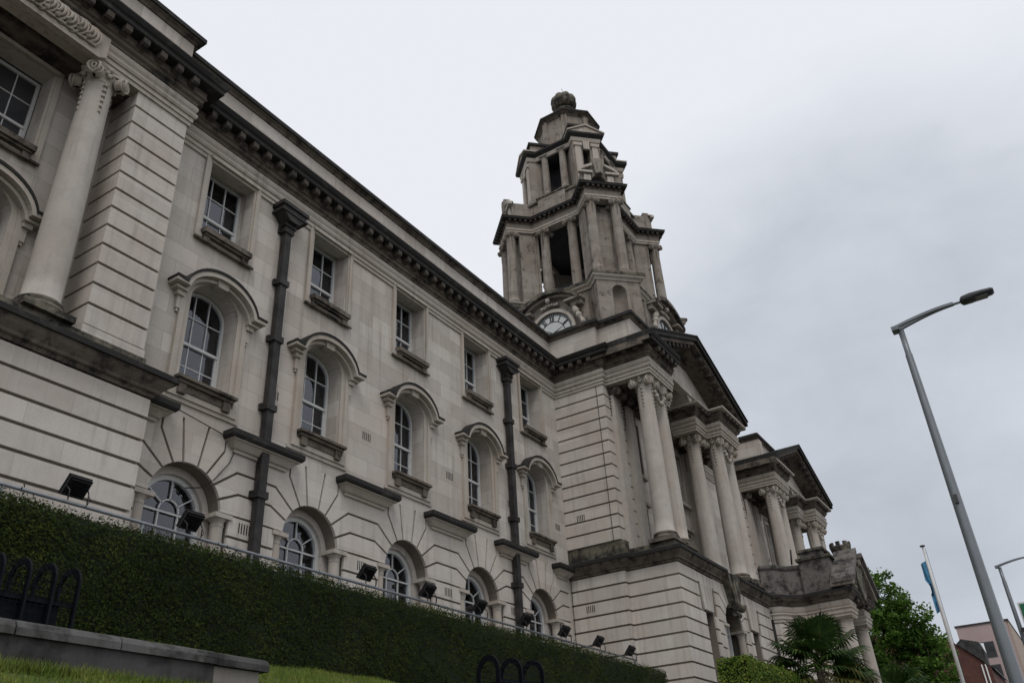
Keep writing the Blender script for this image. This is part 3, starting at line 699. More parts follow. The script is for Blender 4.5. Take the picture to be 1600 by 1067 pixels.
# ---- portico pavilions A and B
def portico(dx, near):
    X = lambda v: v+dx
    mb = MB()                                                    # rusticated pier against the wing, plus far pier
    if near: quoin(mb, XA0, 30.0, YQ, YW+0.4, JZ)
    else: quoin(mb, X(XA0), X(30.0), YQ, YW+0.4, JZ)
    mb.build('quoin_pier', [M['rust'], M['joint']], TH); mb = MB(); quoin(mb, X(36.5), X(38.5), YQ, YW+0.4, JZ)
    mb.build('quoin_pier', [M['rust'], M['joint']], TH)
    mb = MB(); c = X(AC)                                         # loggia back wall with openings
    mb.plate([(X(28.3), 8.6), (X(38.2), 8.6), (X(38.2), 16.3), (X(28.3), 16.3)],
             [[(c-0.85, 12.2), (c+0.85, 12.2), (c+0.85, 15.3), (c-0.85, 15.3)], [(c-0.8, 9.0), (c+0.8, 9.0), (c+0.8, 11.3), (c-0.8, 11.3)],
              [(X(30.55), 12.6), (X(31.35), 12.6), (X(31.35), 14.9), (X(30.55), 14.9)], [(X(30.55), 9.2), (X(31.35), 9.2), (X(31.35), 11.2), (X(30.55), 11.2)],
              [(X(35.15), 12.6), (X(35.95), 12.6), (X(35.95), 14.9), (X(35.15), 14.9)], [(X(35.15), 9.2), (X(35.95), 9.2), (X(35.95), 11.2), (X(35.15), 11.2)]], 12.95, 13.5)
    mb.build('loggia_wall', M['stone'], TH)
    mb = MB()
    for x in (c, X(30.95), X(35.55)):
        w = 0.95 if x == c else 0.5
        mb.box(x-w-0.1, x+w+0.1, 12.78, 13.2, 12.05 if x == c else 12.45, 12.2 if x == c else 12.6); mb.plate([(x-w, 12.2 if x == c else 12.6), (x+w, 12.2 if x == c else 12.6), (x+w, 15.0), (x-w, 15.0)], [[(x-w+0.12, 12.3 if x == c else 12.62), (x+w-0.12, 12.3 if x == c else 12.62), (x+w-0.12, 14.9), (x-w+0.12, 14.9)]], 12.88, 12.97)
        mb.box(x-w-0.05, x+w+0.05, 12.8, 13.1, 11.3, 11.45)
    mb.build('loggia_trim', M['trim'], TH)
    mb = MB()
    for x, w, z0, z1 in [(c, 0.85, 12.2, 15.3), (c, 0.8, 9.0, 11.3), (X(30.95), 0.4, 12.6, 14.9), (X(30.95), 0.4, 9.2, 11.2), (X(35.55), 0.4, 12.6, 14.9), (X(35.55), 0.4, 9.2, 11.2)]: mb.box(x-w, x+w, 13.3, 13.32, z0, z1)
    mb.build('loggia_glass', M['glass'], TH)
    # pilasters on the back wall
    for x in (28.75, 30.0, 36.5, 37.8):
        mb = MB(); mb.box(X(x)-0.3, X(x)+0.3, 12.55, 12.95, 9.1, 15.2); mb.box(X(x)-0.36, X(x)+0.36, 12.48, 12.95, 8.6, 9.1); o = mb.build('pilaster', M['shaft'], TH)
        mb = capital_mesh(0.28); q = mb.build('pilaster_capital', M['dark'], o, keep=False); q.parent = o; q.location = (X(x), 12.72, 15.15)
    # columns
    for x, y in ((28.68, 11.28), (29.95, 11.28), (31.0, 12.0), (35.5, 12.0), (36.55, 11.28), (37.82, 11.28)):
        column(X(x), y, 8.85, 15.55, 0.36, 0.30)
    # entablature groups: left and right, each stepping back beside the open arch
    LP = [(X(XA), 13.4), (X(XA), YA), (X(30.42), YA), (X(30.42), 11.5), (X(31.72), 11.5), (X(31.72), 13.2)]
    RPth = [(X(34.78), 13.2), (X(34.78), 11.5), (X(36.08), 11.5), (X(36.08), YA), (X(XAR), YA), (X(XAR), 13.4)]
    for pth in ((LP[2:] if near else LP), RPth):
        MB().sweep(pth, ARCHI).build('architrave', M['trim'], TH); MB().sweep(pth, FRIEZE).build('frieze', M['trim'], TH); cornice_small(pth)
    for xa, xb, y0 in ((XA, 30.42, YA), (30.42, 31.72, 11.5), (34.78, 36.08, 11.5), (36.08, XAR, YA)):
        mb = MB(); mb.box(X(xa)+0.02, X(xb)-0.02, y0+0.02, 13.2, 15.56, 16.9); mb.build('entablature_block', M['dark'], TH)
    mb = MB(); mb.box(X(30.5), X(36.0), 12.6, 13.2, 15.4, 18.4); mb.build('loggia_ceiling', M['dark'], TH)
    # tympanum with arch
    ty = 11.5; spring = 16.0
    mb = MB()
    outer = [(X(31.75), 16.4)] + list(reversed(arcpts(c, spring, 1.52, 15, 165, 20))) + [(X(34.75), 16.4), (X(37.9), 16.75), (c, 19.0), (X(28.6), 16.75)]
    mb.plate(outer, (), ty+0.05, 13.0); mb.build('tympanum', M['rust'], TH)
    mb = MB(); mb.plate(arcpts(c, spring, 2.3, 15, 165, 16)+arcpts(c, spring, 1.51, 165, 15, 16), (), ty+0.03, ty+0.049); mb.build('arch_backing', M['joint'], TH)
    mb = MB(); aa = [15, 33, 51, 66, 80, 100, 114, 129, 147, 165]
    for a, b in zip(aa[:-1], aa[1:]):
        mid = (a+b)/2; hgt = 0.62 if abs(mid-90) > 12 else 0.8
        pl = arcpts(c, spring, 1.5, a, b, 4) + list(reversed(arcpts(c, spring, 1.5+hgt, a, b, 4)))
        mb.plate(inset(pl, lambda p, q: 0.035), (), ty-0.05, ty+0.029)
    mb.build('pediment_arch', M['rust'], TH)
    # raking pediment cornice
    mb = MB(); mc = MB(); f = 10.2; xl, xr, za, zt = X(27.58), X(38.92), 16.98, 19.25
    for s, xe in ((-1, xl), (1, xr)):
        def seg(o0, o1, y0, y1, b):
            return b.plate([(xe, za+o0), (c, zt+o0), (c, zt+o1), (xe, za+o1)], (), y0, y1)
        seg(-0.42, -0.30, YA-0.12, 13.0, mb); seg(-0.30, -0.14, YA-0.45, 13.0, mb)
        seg(-0.138, 0.06, f, 13.0, mc); seg(0.062, 0.12, f-0.06, 12.8, mc)
    o = mb.build('pediment_cornice', M['dark'], TH); mc.build('pediment_capping', M['crust'], o)
    for s, xe in ((-1, xl), (1, xr)):
        for i in range(1, 11):
            t = i/11.5; x = xe+(c-xe)*t; z = za+(zt-za)*t-0.40
            MODREST.obox((x, YA-0.26, z), (0.09, 0, 0), (0, 0.15, 0), (0, 0, 0.09))
    # carved swags between the capitals
    for x0, x1 in ((28.9, 29.75), (36.75, 37.6)):
        mb = MB()
        for i in range(9):
            t = i/8; mb.ball((X(x0+(x1-x0)*t), 10.95, 15.0-0.35*math.sin(PI*t)), 0.09+0.03*math.sin(i*1.7), 7, 5)
        mb.build('carved_swag', M['trim'], TH)
def cornice_small(path):
    mb = MB().sweep(path, BED); mb.sweep(path, SOFF); o = mb.build('bed_mould', M['dark'], TH)
    MODREST.blocks(path, 0.2, 0.2, 0.44, 16.50, 16.655, 0.47, 0.25)
    MB().sweep(path, [(-0.3, 16.66), (0.46, 16.66), (0.5, 16.69), (0.5, 16.76), (0.1, 16.82), (-0.3, 16.82)]).build('cornice', M['trim'], TH)
portico(0, True); portico(DX, False)
parapet([(XAR+5.8, 13.0), (XA+DX+0.15, 13.0), (XA+DX+0.15, YA+0.55), (XAR+DX-0.15, YA+0.55), (XAR+DX-0.15, 14)][1:])
mb = MB(); mb.box(XA+DX+0.1, XA+DX+0.6, 11.2, 14.9, 16.5, 18.3); mb.build('attic_wall', M['stone'], TH)
MB().sweep([(XA+DX, 15), (XA+DX, YA)], CORONA).build('cornice', M['crust'], TH)
# centre range between the porticoes
mb = MB(); mb.box(XAR, XA+DX, 13.4, 14.2, 8, 16.0); mb.build('centre_wall', M['stone'], TH)
entab([(XAR, 13.4), (XA+DX, 13.4)])
parapet([(XAR-0.2, 13.5), (XA+DX, 13.5)])
# base of portico A
mb = MB(); zs = BZ+[8.05]
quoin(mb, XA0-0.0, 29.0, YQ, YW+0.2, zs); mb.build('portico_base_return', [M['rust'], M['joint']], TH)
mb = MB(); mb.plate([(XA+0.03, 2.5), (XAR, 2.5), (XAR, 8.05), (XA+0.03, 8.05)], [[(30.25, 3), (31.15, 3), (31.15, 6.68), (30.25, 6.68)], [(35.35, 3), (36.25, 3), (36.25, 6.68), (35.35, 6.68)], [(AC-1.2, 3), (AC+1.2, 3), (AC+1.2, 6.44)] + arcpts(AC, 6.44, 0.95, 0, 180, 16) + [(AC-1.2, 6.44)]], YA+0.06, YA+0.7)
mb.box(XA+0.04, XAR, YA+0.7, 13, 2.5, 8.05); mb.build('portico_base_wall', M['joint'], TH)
mb = MB()
g = 0.034
for a, b in zip(zs[:-1], zs[1:]):
    for x0, x1 in ((XA+0.071, 30.25), (31.15, AC-1.741), (AC+1.741, 35.35), (36.25, XAR)):
        if a < 6.6: mb.box(x0, x1, YA, YA+0.07, a+g, min(b, 6.68)-g)
    if a >= 6.6: mb.box(XA+0.071, 29.9, YA, YA+0.07, a+g, b-g); mb.box(36.6, XAR, YA, YA+0.07, a+g, b-g)
    mb.box(XA, XA+0.07, YA, YQ+0.1, a+g, b-g)
for xc in (30.7, 35.8):
    for pl in ([(-0.45, 6.7), (-0.15, 6.7), (-0.2, 8.03), (-0.78, 8.03), (-0.78, 7.64), (-0.62, 7.64)], [(-0.13, 6.7), (0.13, 6.7), (0.18, 8.03), (-0.18, 8.03)], [(0.45, 6.7), (0.15, 6.7), (0.2, 8.03), (0.78, 8.03), (0.78, 7.64), (0.62, 7.64)]):
        mb.plate(inset([(xc+x, z) for x, z in pl], lambda p, q: 0.018), (), YA, YA+0.07)
arch_blocks(mb, AC, 1.74, YA, YA+0.065, ztop=8.04)
mb.build('portico_base_stones', M['rust'], TH)
for s in (-1, 1):
    o = copy_part(scol, (0, 0, 0), TH); o.matrix_parent_inverse = INV; o.location = (AC+s*1.02, YA+0.17, 0)
c = copy_part(gr, (0, 0, 0), TH); c.matrix_parent_inverse = INV; c.location = (AC, YA, 0)
mb = MB(); mb.box(30.25, 31.15, YA+0.5, YA+0.52, 3, 6.68); mb.box(35.35, 36.25, YA+0.5, YA+0.52, 3, 6.68); mb.build('base_glass', M['glass'], TH)
basecorn([(XA0, YW), (XA0, YQ), (XA, YQ), (XA, YA), (AC-0.75, YA)]); basecorn([(AC+0.75, YA), (XAR, YA), (XAR, 12.5)])
mb = MB(); mb.box(XA0+0.05, 29.5, YQ-0.1, YW, 8.6, 9.15); mb.box(XA+0.1, XAR-0.1, YA+0.1, 13.2, 8.55, 8.72); mb.box(XA+0.15, 30.4, YA+0.05, 13, 8.7, 8.86); mb.box(36.1, XAR-0.1, YA+0.05, 13, 8.7, 8.86)
mb.build('portico_plinth', M['moss'], TH)
mb = MB(); mb.box(XA+DX, XAR+DX, YA+0.1, 13.2, 4, 8.86); mb.build('far_portico_base', M['rust'], TH)
mb = MB()                                                        # big scrolled keystone
for i, o in enumerate((-0.3, -0.1, 0.1, 0.3)):
    mb.plate([(AC+o*0.55-0.07, 7.2), (AC+o*0.55+0.07, 7.2), (AC+o*1.9+0.16, 8.45), (AC+o*1.9-0.16, 8.45)], (), YA-0.36+0.04*abs(i-1.5), YA+0.05)
mb.tube([(AC-0.32, YA-0.3, 7.2), (AC+0.32, YA-0.3, 7.2)], 0.16, 12); mb.tube([(AC-0.28, YA-0.18, 6.95), (AC+0.28, YA-0.18, 6.95)], 0.1, 10)
mb.build('scroll_keystone', M['moss'], TH)
for y, z in [(14.3, 10.3), (14.25, 6.9)]: vent(y, z, FS)
mb = MB(); mb.tube([(XA0-0.55, 13.05, 17.1), (XA0-0.12, 13.05, 16.6), (XA0-0.03, 13.05, 15.5), (XA0-0.02, 13.03, 9.2), (XA0-0.35, 13.2, 8.7), (XA0-0.1, 14.9, 8.2), (XA0-0.03, 14.95, 4)], 0.012, 5); mb.build('lightning_cable', M['cable'], TH)
mb = MB(); mb.tube([(9.9, YW-0.22, 8.42), (11.6, YW-0.03, 8.33), (11.95, YW-0.03, 8.25), (12.05, YW-0.03, 8.0), (11.95, YW-0.03, 7.7), (11.6, YW-0.02, 7.2), (11.45, YW+0.2, 7.02), (11.2, YW+0.42, 7.0)], 0.013, 5); mb.build('wall_cable', M['cable'], TH)
mb = MB(); mb.box(38.3, 38.45, YA-0.1, YA+0.06, 3, 8.0); mb.build('rainwater_pipe', M['lead'], TH)

# ---- clock tower
TX, TY = 41.2, 19.25
tower = MB(); tower.box(TX-4.75, TX+4.75, TY-2.35, TY+2.35, 16, 25.9); tower.box(TX-2.34, TX+2.34, TY-4.75, TY+4.75, 16, 25.88)
S2 = math.sqrt(2)
DIA = [(-1, -1), (1, -1), (1, 1), (-1, 1)]
def dpt(k, d, t):                                    # point on diagonal pavilion k: d outwards, t along the face (anticlockwise seen from above)
    a, b = DIA[k]; return (TX+(a*d-b*t)/S2, TY+(b*d+a*t)/S2)
def dbox(mb, k, d0, d1, t0, t1, z0, z1): return mb.prism([dpt(k, d0, t0), dpt(k, d1, t0), dpt(k, d1, t1), dpt(k, d0, t1)], z0, z1)
def dfr(k, d): return lambda x, y, z: (*dpt(k, d-y, x), z)
def plan(a, d, wd):                                  # outline: square of half width a with four diagonal pavilions, anticlockwise
    pts = []
    for k in range(4):
        ax, bx = DIA[k]; e = wd
        # where the pavilion flanks meet the square faces
        d0 = a*S2 - e
        pts += [dpt(k, d0, -e), dpt(k, d, -e), dpt(k, d, e), dpt(k, d0, e)]
    return pts
tower.prism(plan(4.2, 4.98, 1.29), 16, 26.7)
tower.prism(plan(3.0, 4.75, 1.15)[::1], 27.2, 27.6)
tw = tower.build('clock_tower', M['tower'], TH)
def tpart(mb, name, mat): return mb.build(name, M[mat], tw)
rev = lambda p: p          # sweep expects outward on the right: anticlockwise path has its outside on the right
# niche in each base pavilion (a shallow apse in front of the core)
for k in (0, 1, 3):
    mb = MB(); fr = dfr(k, 5.62)
    mb.plate([(-1.28, 22), (1.28, 22), (1.28, 26.72), (-1.28, 26.72)], [[(-0.42, 24.2), (0.42, 24.2)] + arcpts(0, 26.02, 0.42, 0, 180, 14)], 0, 0.59, fr)
    tpart(mb, 'niche_wall', 'tower')
    mb = MB(); vs = []; fs = []; n = 10
    for j in range(9):
        zz = 24.2+1.82*j/4 if j < 4 else 26.02+0.42*math.sin((j-4)/4*PI/2)
        rr = 0.42 if j < 4 else 0.42*math.cos((j-4)/4*PI/2)
        for i in range(n+1):
            a = PI*i/n; vs.append((*dpt(k, 5.60-0.5*rr/0.42*math.sin(a)*1.0, -rr*math.cos(a)), zz))
    fs = [(j*(n+1)+i, j*(n+1)+i+1, (j+1)*(n+1)+i+1, (j+1)*(n+1)+i) for j in range(8) for i in range(n)]
    mb.add(vs, fs, True); tpart(mb, 'niche', 'tower')
# base cornice under the columns
mb = MB().sweep(plan(4.25, 5.62, 1.30), [(-0.5, 26.70), (0.05, 26.70), (0.1, 26.82), (0.22, 26.90), (0.26, 27.02), (-0.5, 27.02)], True); tpart(mb, 'stage_cornice', 'trim')
mb = MB().sweep(plan(4.25, 5.62, 1.30), [(-1.2, 27.022), (0.3, 27.022), (0.3, 27.2), (0.1, 27.28), (-1.2, 27.28)], True); tpart(mb, 'stage_coping', 'moss')
# belfry stage
mb = MB()
for k in range(4):
    dbox(mb, k, 3.1, 4.35, -1.0, 1.0, 27.3, 33.1); dbox(mb, k, 4.3, 4.42, -0.45, 0.45, 27.3, 33.0); dbox(mb, k, 3.0, 5.25, -1.15, 1.15, 27.28, 27.62)
tpart(mb, 'belfry_pier', 'tower')
mb = MB(); mb.box(TX-1.6, TX+1.6, TY-1.6, TY+1.6, 27.2, 29.6); mb.prism(plan(2.9, 4.4, 1.0), 27.2, 27.3); tpart(mb, 'belfry_core', 'room')
for k in range(4):
    if k == 2: continue
    for t in (-0.78, 0.78):
        p = dpt(k, 4.85, t); column(p[0], p[1], 27.62, 33.1, 0.32, 0.275, name='belfry_column', mat='tower', cmat='tower', bmat='tower', parent=tw, ang=PI/4)
for nx, ny in ((-1, 0), (0, -1), (1, 0)):
    for t in (-0.98, 0.98):
        column(TX+nx*2.95-ny*t, TY+ny*2.95+nx*t, 27.62, 33.1, 0.31, 0.27, name='belfry_column', mat='tower', cmat='tower', bmat='tower', parent=tw)
    for t in (-1.75, 1.75):
        mb = MB(); x, y = TX+nx*2.95-ny*t, TY+ny*2.95+nx*t; mb.box(x-0.15, x+0.15, y-0.15, y+0.15, 27.3, 33.1); tpart(mb, 'belfry_pilaster', 'tower')
PL1 = plan(3.28, 5.12, 1.13)
mb = MB().sweep(PL1, [(-0.6, 33.1), (0.0, 33.1), (0.0, 33.24), (0.05, 33.24), (0.05, 33.36), (0.1, 33.42), (-0.6, 33.42)], True); tpart(mb, 'belfry_architrave', 'trim')
mb = MB().sweep(PL1, [(-0.6, 33.422), (0.0, 33.422), (0.03, 33.72), (-0.6, 33.72)], True); tpart(mb, 'belfry_frieze', 'tower')
def ring_cornice(PL, z, name, pr=0.38, blk=0.34):
    mb = MB().sweep(PL, [(-0.6, z), (0.05, z), (0.1, z+0.08), (0.1, z+0.2), (-0.6, z+0.2)], True); tpart(mb, name, 'dark')
    MODREST.blocks(PL+[PL[0]], 0.15, 0.1, pr-0.06, z+0.08, z+0.2, blk, 0.12)
    mb = MB().sweep(PL, [(-0.8, z+0.2), (pr-0.03, z+0.2), (pr, z+0.23), (pr, z+0.31), (pr+0.04, z+0.38), (0.0, z+0.5), (-0.8, z+0.5)], True); tpart(mb, name+'_top', 'crust')
ring_cornice(PL1, 33.72, 'belfry_cornice')
mb = MB(); mb.prism(plan(3.1, 4.9, 1.0), 33.5, 34.15); tpart(mb, 'belfry_ceiling', 'room')  # near-black colour stands in for the shade inside the belfry
# attic aedicules over the corners, panels over the faces
for k in range(4):
    mb = MB(); fr = dfr(k, 4.75)
    mb.plate([(-1.12, 34.1), (-0.5, 34.1)] + list(reversed(arcpts(0, 34.75, 0.5, 0, 180, 12))) + [(0.5, 34.1), (1.12, 34.1), (1.12, 35.45), (0.75, 35.75), (0, 35.95), (-0.75, 35.75), (-1.12, 35.45)], (), 0, 1.6, fr)
    tpart(mb, 'attic_aedicule', 'tower')
    mb = MB()
    for s in (-1, 1):
        mb = MB(); mb.plate([(s*0.52, 34.2), (s*1.0, 34.2), (s*0.95, 35.15), (s*0.55, 35.15)], (), -0.14, 0.0, fr)
        mb.plate([(s*1.32, 35.25), (s*1.32, 35.4), (s*0.42, 35.4), (s*0.42, 35.25)], (), -0.26, 0.0, fr)
        mb.plate([(s*1.32, 35.402), (s*1.0, 35.75), (s*0.42, 36.02), (s*0.42, 35.85), (s*0.95, 35.58), (s*1.2, 35.402)], (), -0.26, 0.1, fr); tpart(mb, 'attic_pediment', 'trim')
    mb = MB()
    for j, o in enumerate((-0.22, 0, 0.22)): mb.plate([(o*0.6-0.08, 35.2), (o*0.6+0.08, 35.2), (o*1.15+0.13, 36.35), (o*1.15-0.13, 36.35)], (), -0.32-0.05*(j == 1), 0.1, fr)
    tpart(mb, 'attic_keystone', 'tower')
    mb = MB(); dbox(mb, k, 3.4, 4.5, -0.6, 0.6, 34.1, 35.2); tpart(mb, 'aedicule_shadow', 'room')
for nx, ny in ((-1, 0), (0, -1), (1, 0), (0, 1)):
    def fr(x, y, z): return (TX+nx*(3.38-y)-ny*x, TY+ny*(3.38-y)+nx*x, z)
    mb = MB(); mb.plate([(-2.0, 34.1), (2.0, 34.1), (2.0, 35.2), (-2.0, 35.2)], (), 0.1, 0.6, fr); mb.plate([(-1.0, 34.25), (1.0, 34.25), (1.0, 35.4), (-1.0, 35.4)], (), -0.06, 0.6, fr); tpart(mb, 'attic_panel', 'tower')
    mb = MB(); mb.plate([(-2.1, 35.2), (2.1, 35.2), (2.1, 35.36), (-2.1, 35.36)], (), -0.02, 0.9, fr); mb.plate([(-1.1, 35.4), (1.1, 35.4), (1.1, 35.5), (-1.1, 35.5)], (), -0.12, 0.9, fr); tpart(mb, 'attic_coping', 'moss')
# lantern stage
mb = MB(); mb.prism(plan(2.4, 3.4, 0.95), 34.1, 36.0); tpart(mb, 'lantern_base', 'tower')
for k in range(4):
    mb = MB(); fr = dfr(k, 3.3)
    mb.plate([(-0.92, 36.0), (-0.26, 36.0), (-0.26, 38.9)] + list(reversed(arcpts(0, 38.9, 0.26, 0, 180, 10)))[1:-1] + [(0.26, 38.9), (0.26, 36.0), (0.92, 36.0), (0.92, 39.5), (-0.92, 39.5)], (), 0, 1.3, fr)
    tpart(mb, 'lantern_pier', 'tower')
    mb = MB()
    for s in (-1, 1): mb.plate([(s*0.38, 36.0), (s*0.8, 36.0), (s*0.78, 38.95), (s*0.4, 38.95)], (), -0.1, 0.0, fr); mb.plate([(s*0.32, 38.95), (s*0.86, 38.95), (s*0.92, 39.2), (s*0.28, 39.2)], (), -0.17, 0.0, fr)
    mb.plate([(-0.2, 38.7), (0.2, 38.7), (0.24, 39.7), (-0.24, 39.7)], (), -0.14, 0.0, fr); tpart(mb, 'lantern_pilaster', 'trim')
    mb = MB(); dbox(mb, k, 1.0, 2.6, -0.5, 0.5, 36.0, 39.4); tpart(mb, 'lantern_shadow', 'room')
for nx, ny in ((-1, 0), (0, -1), (1, 0)):
    for t in (-0.68, 0.68):
        column(TX+nx*2.55-ny*t, TY+ny*2.55+nx*t, 36.0, 39.5, 0.25, 0.22, name='lantern_column', mat='tower', cmat='tower', bmat='tower', parent=tw, cap=False)
mb = MB(); mb.box(TX-1.3, TX+1.3, TY-1.3, TY+1.3, 36, 39.5); tpart(mb, 'lantern_core', 'room')
PL2 = plan(2.72, 3.42, 0.98)
mb = MB().sweep(PL2, [(-0.6, 39.35), (0.0, 39.35), (0.05, 39.5), (0.05, 39.65), (-0.6, 39.65)], True); tpart(mb, 'lantern_architrave', 'trim')
mb = MB().sweep(PL2, [(-0.7, 39.652), (0.08, 39.652), (0.26, 39.82), (0.28, 39.95), (0.0, 40.08), (-0.7, 40.08)], True); tpart(mb, 'lantern_cornice', 'crust')
mb = MB(); mb.prism(plan(2.6, 3.3, 0.9), 39.3, 40.0); tpart(mb, 'lantern_ceiling', 'room')
for k in range(4):
    fr = dfr(k, 3.5); mb = MB()
    mb.plate([(-1.22, 40.0), (1.22, 40.0), (0, 40.55)], (), -0.1, 1.0, fr); mb.plate([(-1.3, 40.0), (-1.3, 40.1), (0, 40.72), (1.3, 40.1), (1.3, 40.0), (0, 40.58)], (), -0.2, 1.0, fr); tpart(mb, 'corner_pediment', 'trim')
    mb = MB(); dbox(mb, k, 1.5, 3.1, -0.95, 0.95, 40.0, 40.85); tpart(mb, 'corner_block', 'tower')
    mb = MB(); dbox(mb, k, 1.5, 3.25, -1.06, 1.06, 40.85, 41.05); tpart(mb, 'corner_block_coping', 'crust')
# octagonal drum, cap and finial
def octo(r): return [(TX+r*math.cos(R(22.5+45*i)), TY+r*math.sin(R(22.5+45*i))) for i in range(8)]
mb = MB().prism(octo(2.0), 40, 43.25); tpart(mb, 'drum', 'tower')
mb = MB()
for i in range(8):
    a = R(22.5+45*i); c = (TX+2.0*math.cos(a), TY+2.0*math.sin(a), 41.6); mb.obox(c, (-math.sin(a)*0.2, math.cos(a)*0.2, 0), (math.cos(a)*0.09, math.sin(a)*0.09, 0), (0, 0, 1.6))
tpart(mb, 'drum_rib', 'tower')
mb = MB().sweep(octo(2.0), [(-0.4, 43.2), (0.05, 43.2), (0.12, 43.32), (0.3, 43.42), (-0.4, 43.42)], True); tpart(mb, 'drum_cornice', 'dark')
mb = MB().sweep(octo(2.0), [(-0.4, 43.422), (0.36, 43.422), (0.36, 43.55), (0.1, 43.68), (-0.4, 43.68)], True); tpart(mb, 'drum_coping', 'crust')
vs = [(x, y, 43.6) for x, y in octo(1.9)] + [(x, y, 44.9) for x, y in octo(0.8)]
mb = MB().add(vs, [(i, (i+1) % 8, (i+1) % 8+8, i+8) for i in range(8)] + [tuple(range(8, 16))]); tpart(mb, 'cap_roof', 'crust')
mb = MB().lathe((TX, TY, 44.8), [(0.85, 0), (0.85, 0.2), (0.7, 0.3), (0.66, 0.42), (0.74, 0.5), (0.74, 0.62), (0.6, 0.7)], 20)
for i in range(8):
    a = 2*PI*i/8; mb.ball((TX+0.56*math.cos(a), TY+0.56*math.sin(a), 46.3), 0.47, 10, 8, (0.9, 0.9, 1.3))
mb.lathe((TX, TY, 46.2), [(0.6, 0), (0.45, 0.55), (0.26, 0.7), (0.22, 0.85), (0.27, 0.88), (0.25, 1.02), (0.05, 1.05)], 14); mb.tube([(TX, TY, 47.3), (TX, TY, 47.9)], 0.014, 5); mb.tube([(TX-0.08, TY, 47.7), (TX+0.08, TY, 47.7)], 0.01, 5)
tpart(mb, 'finial', 'moss')
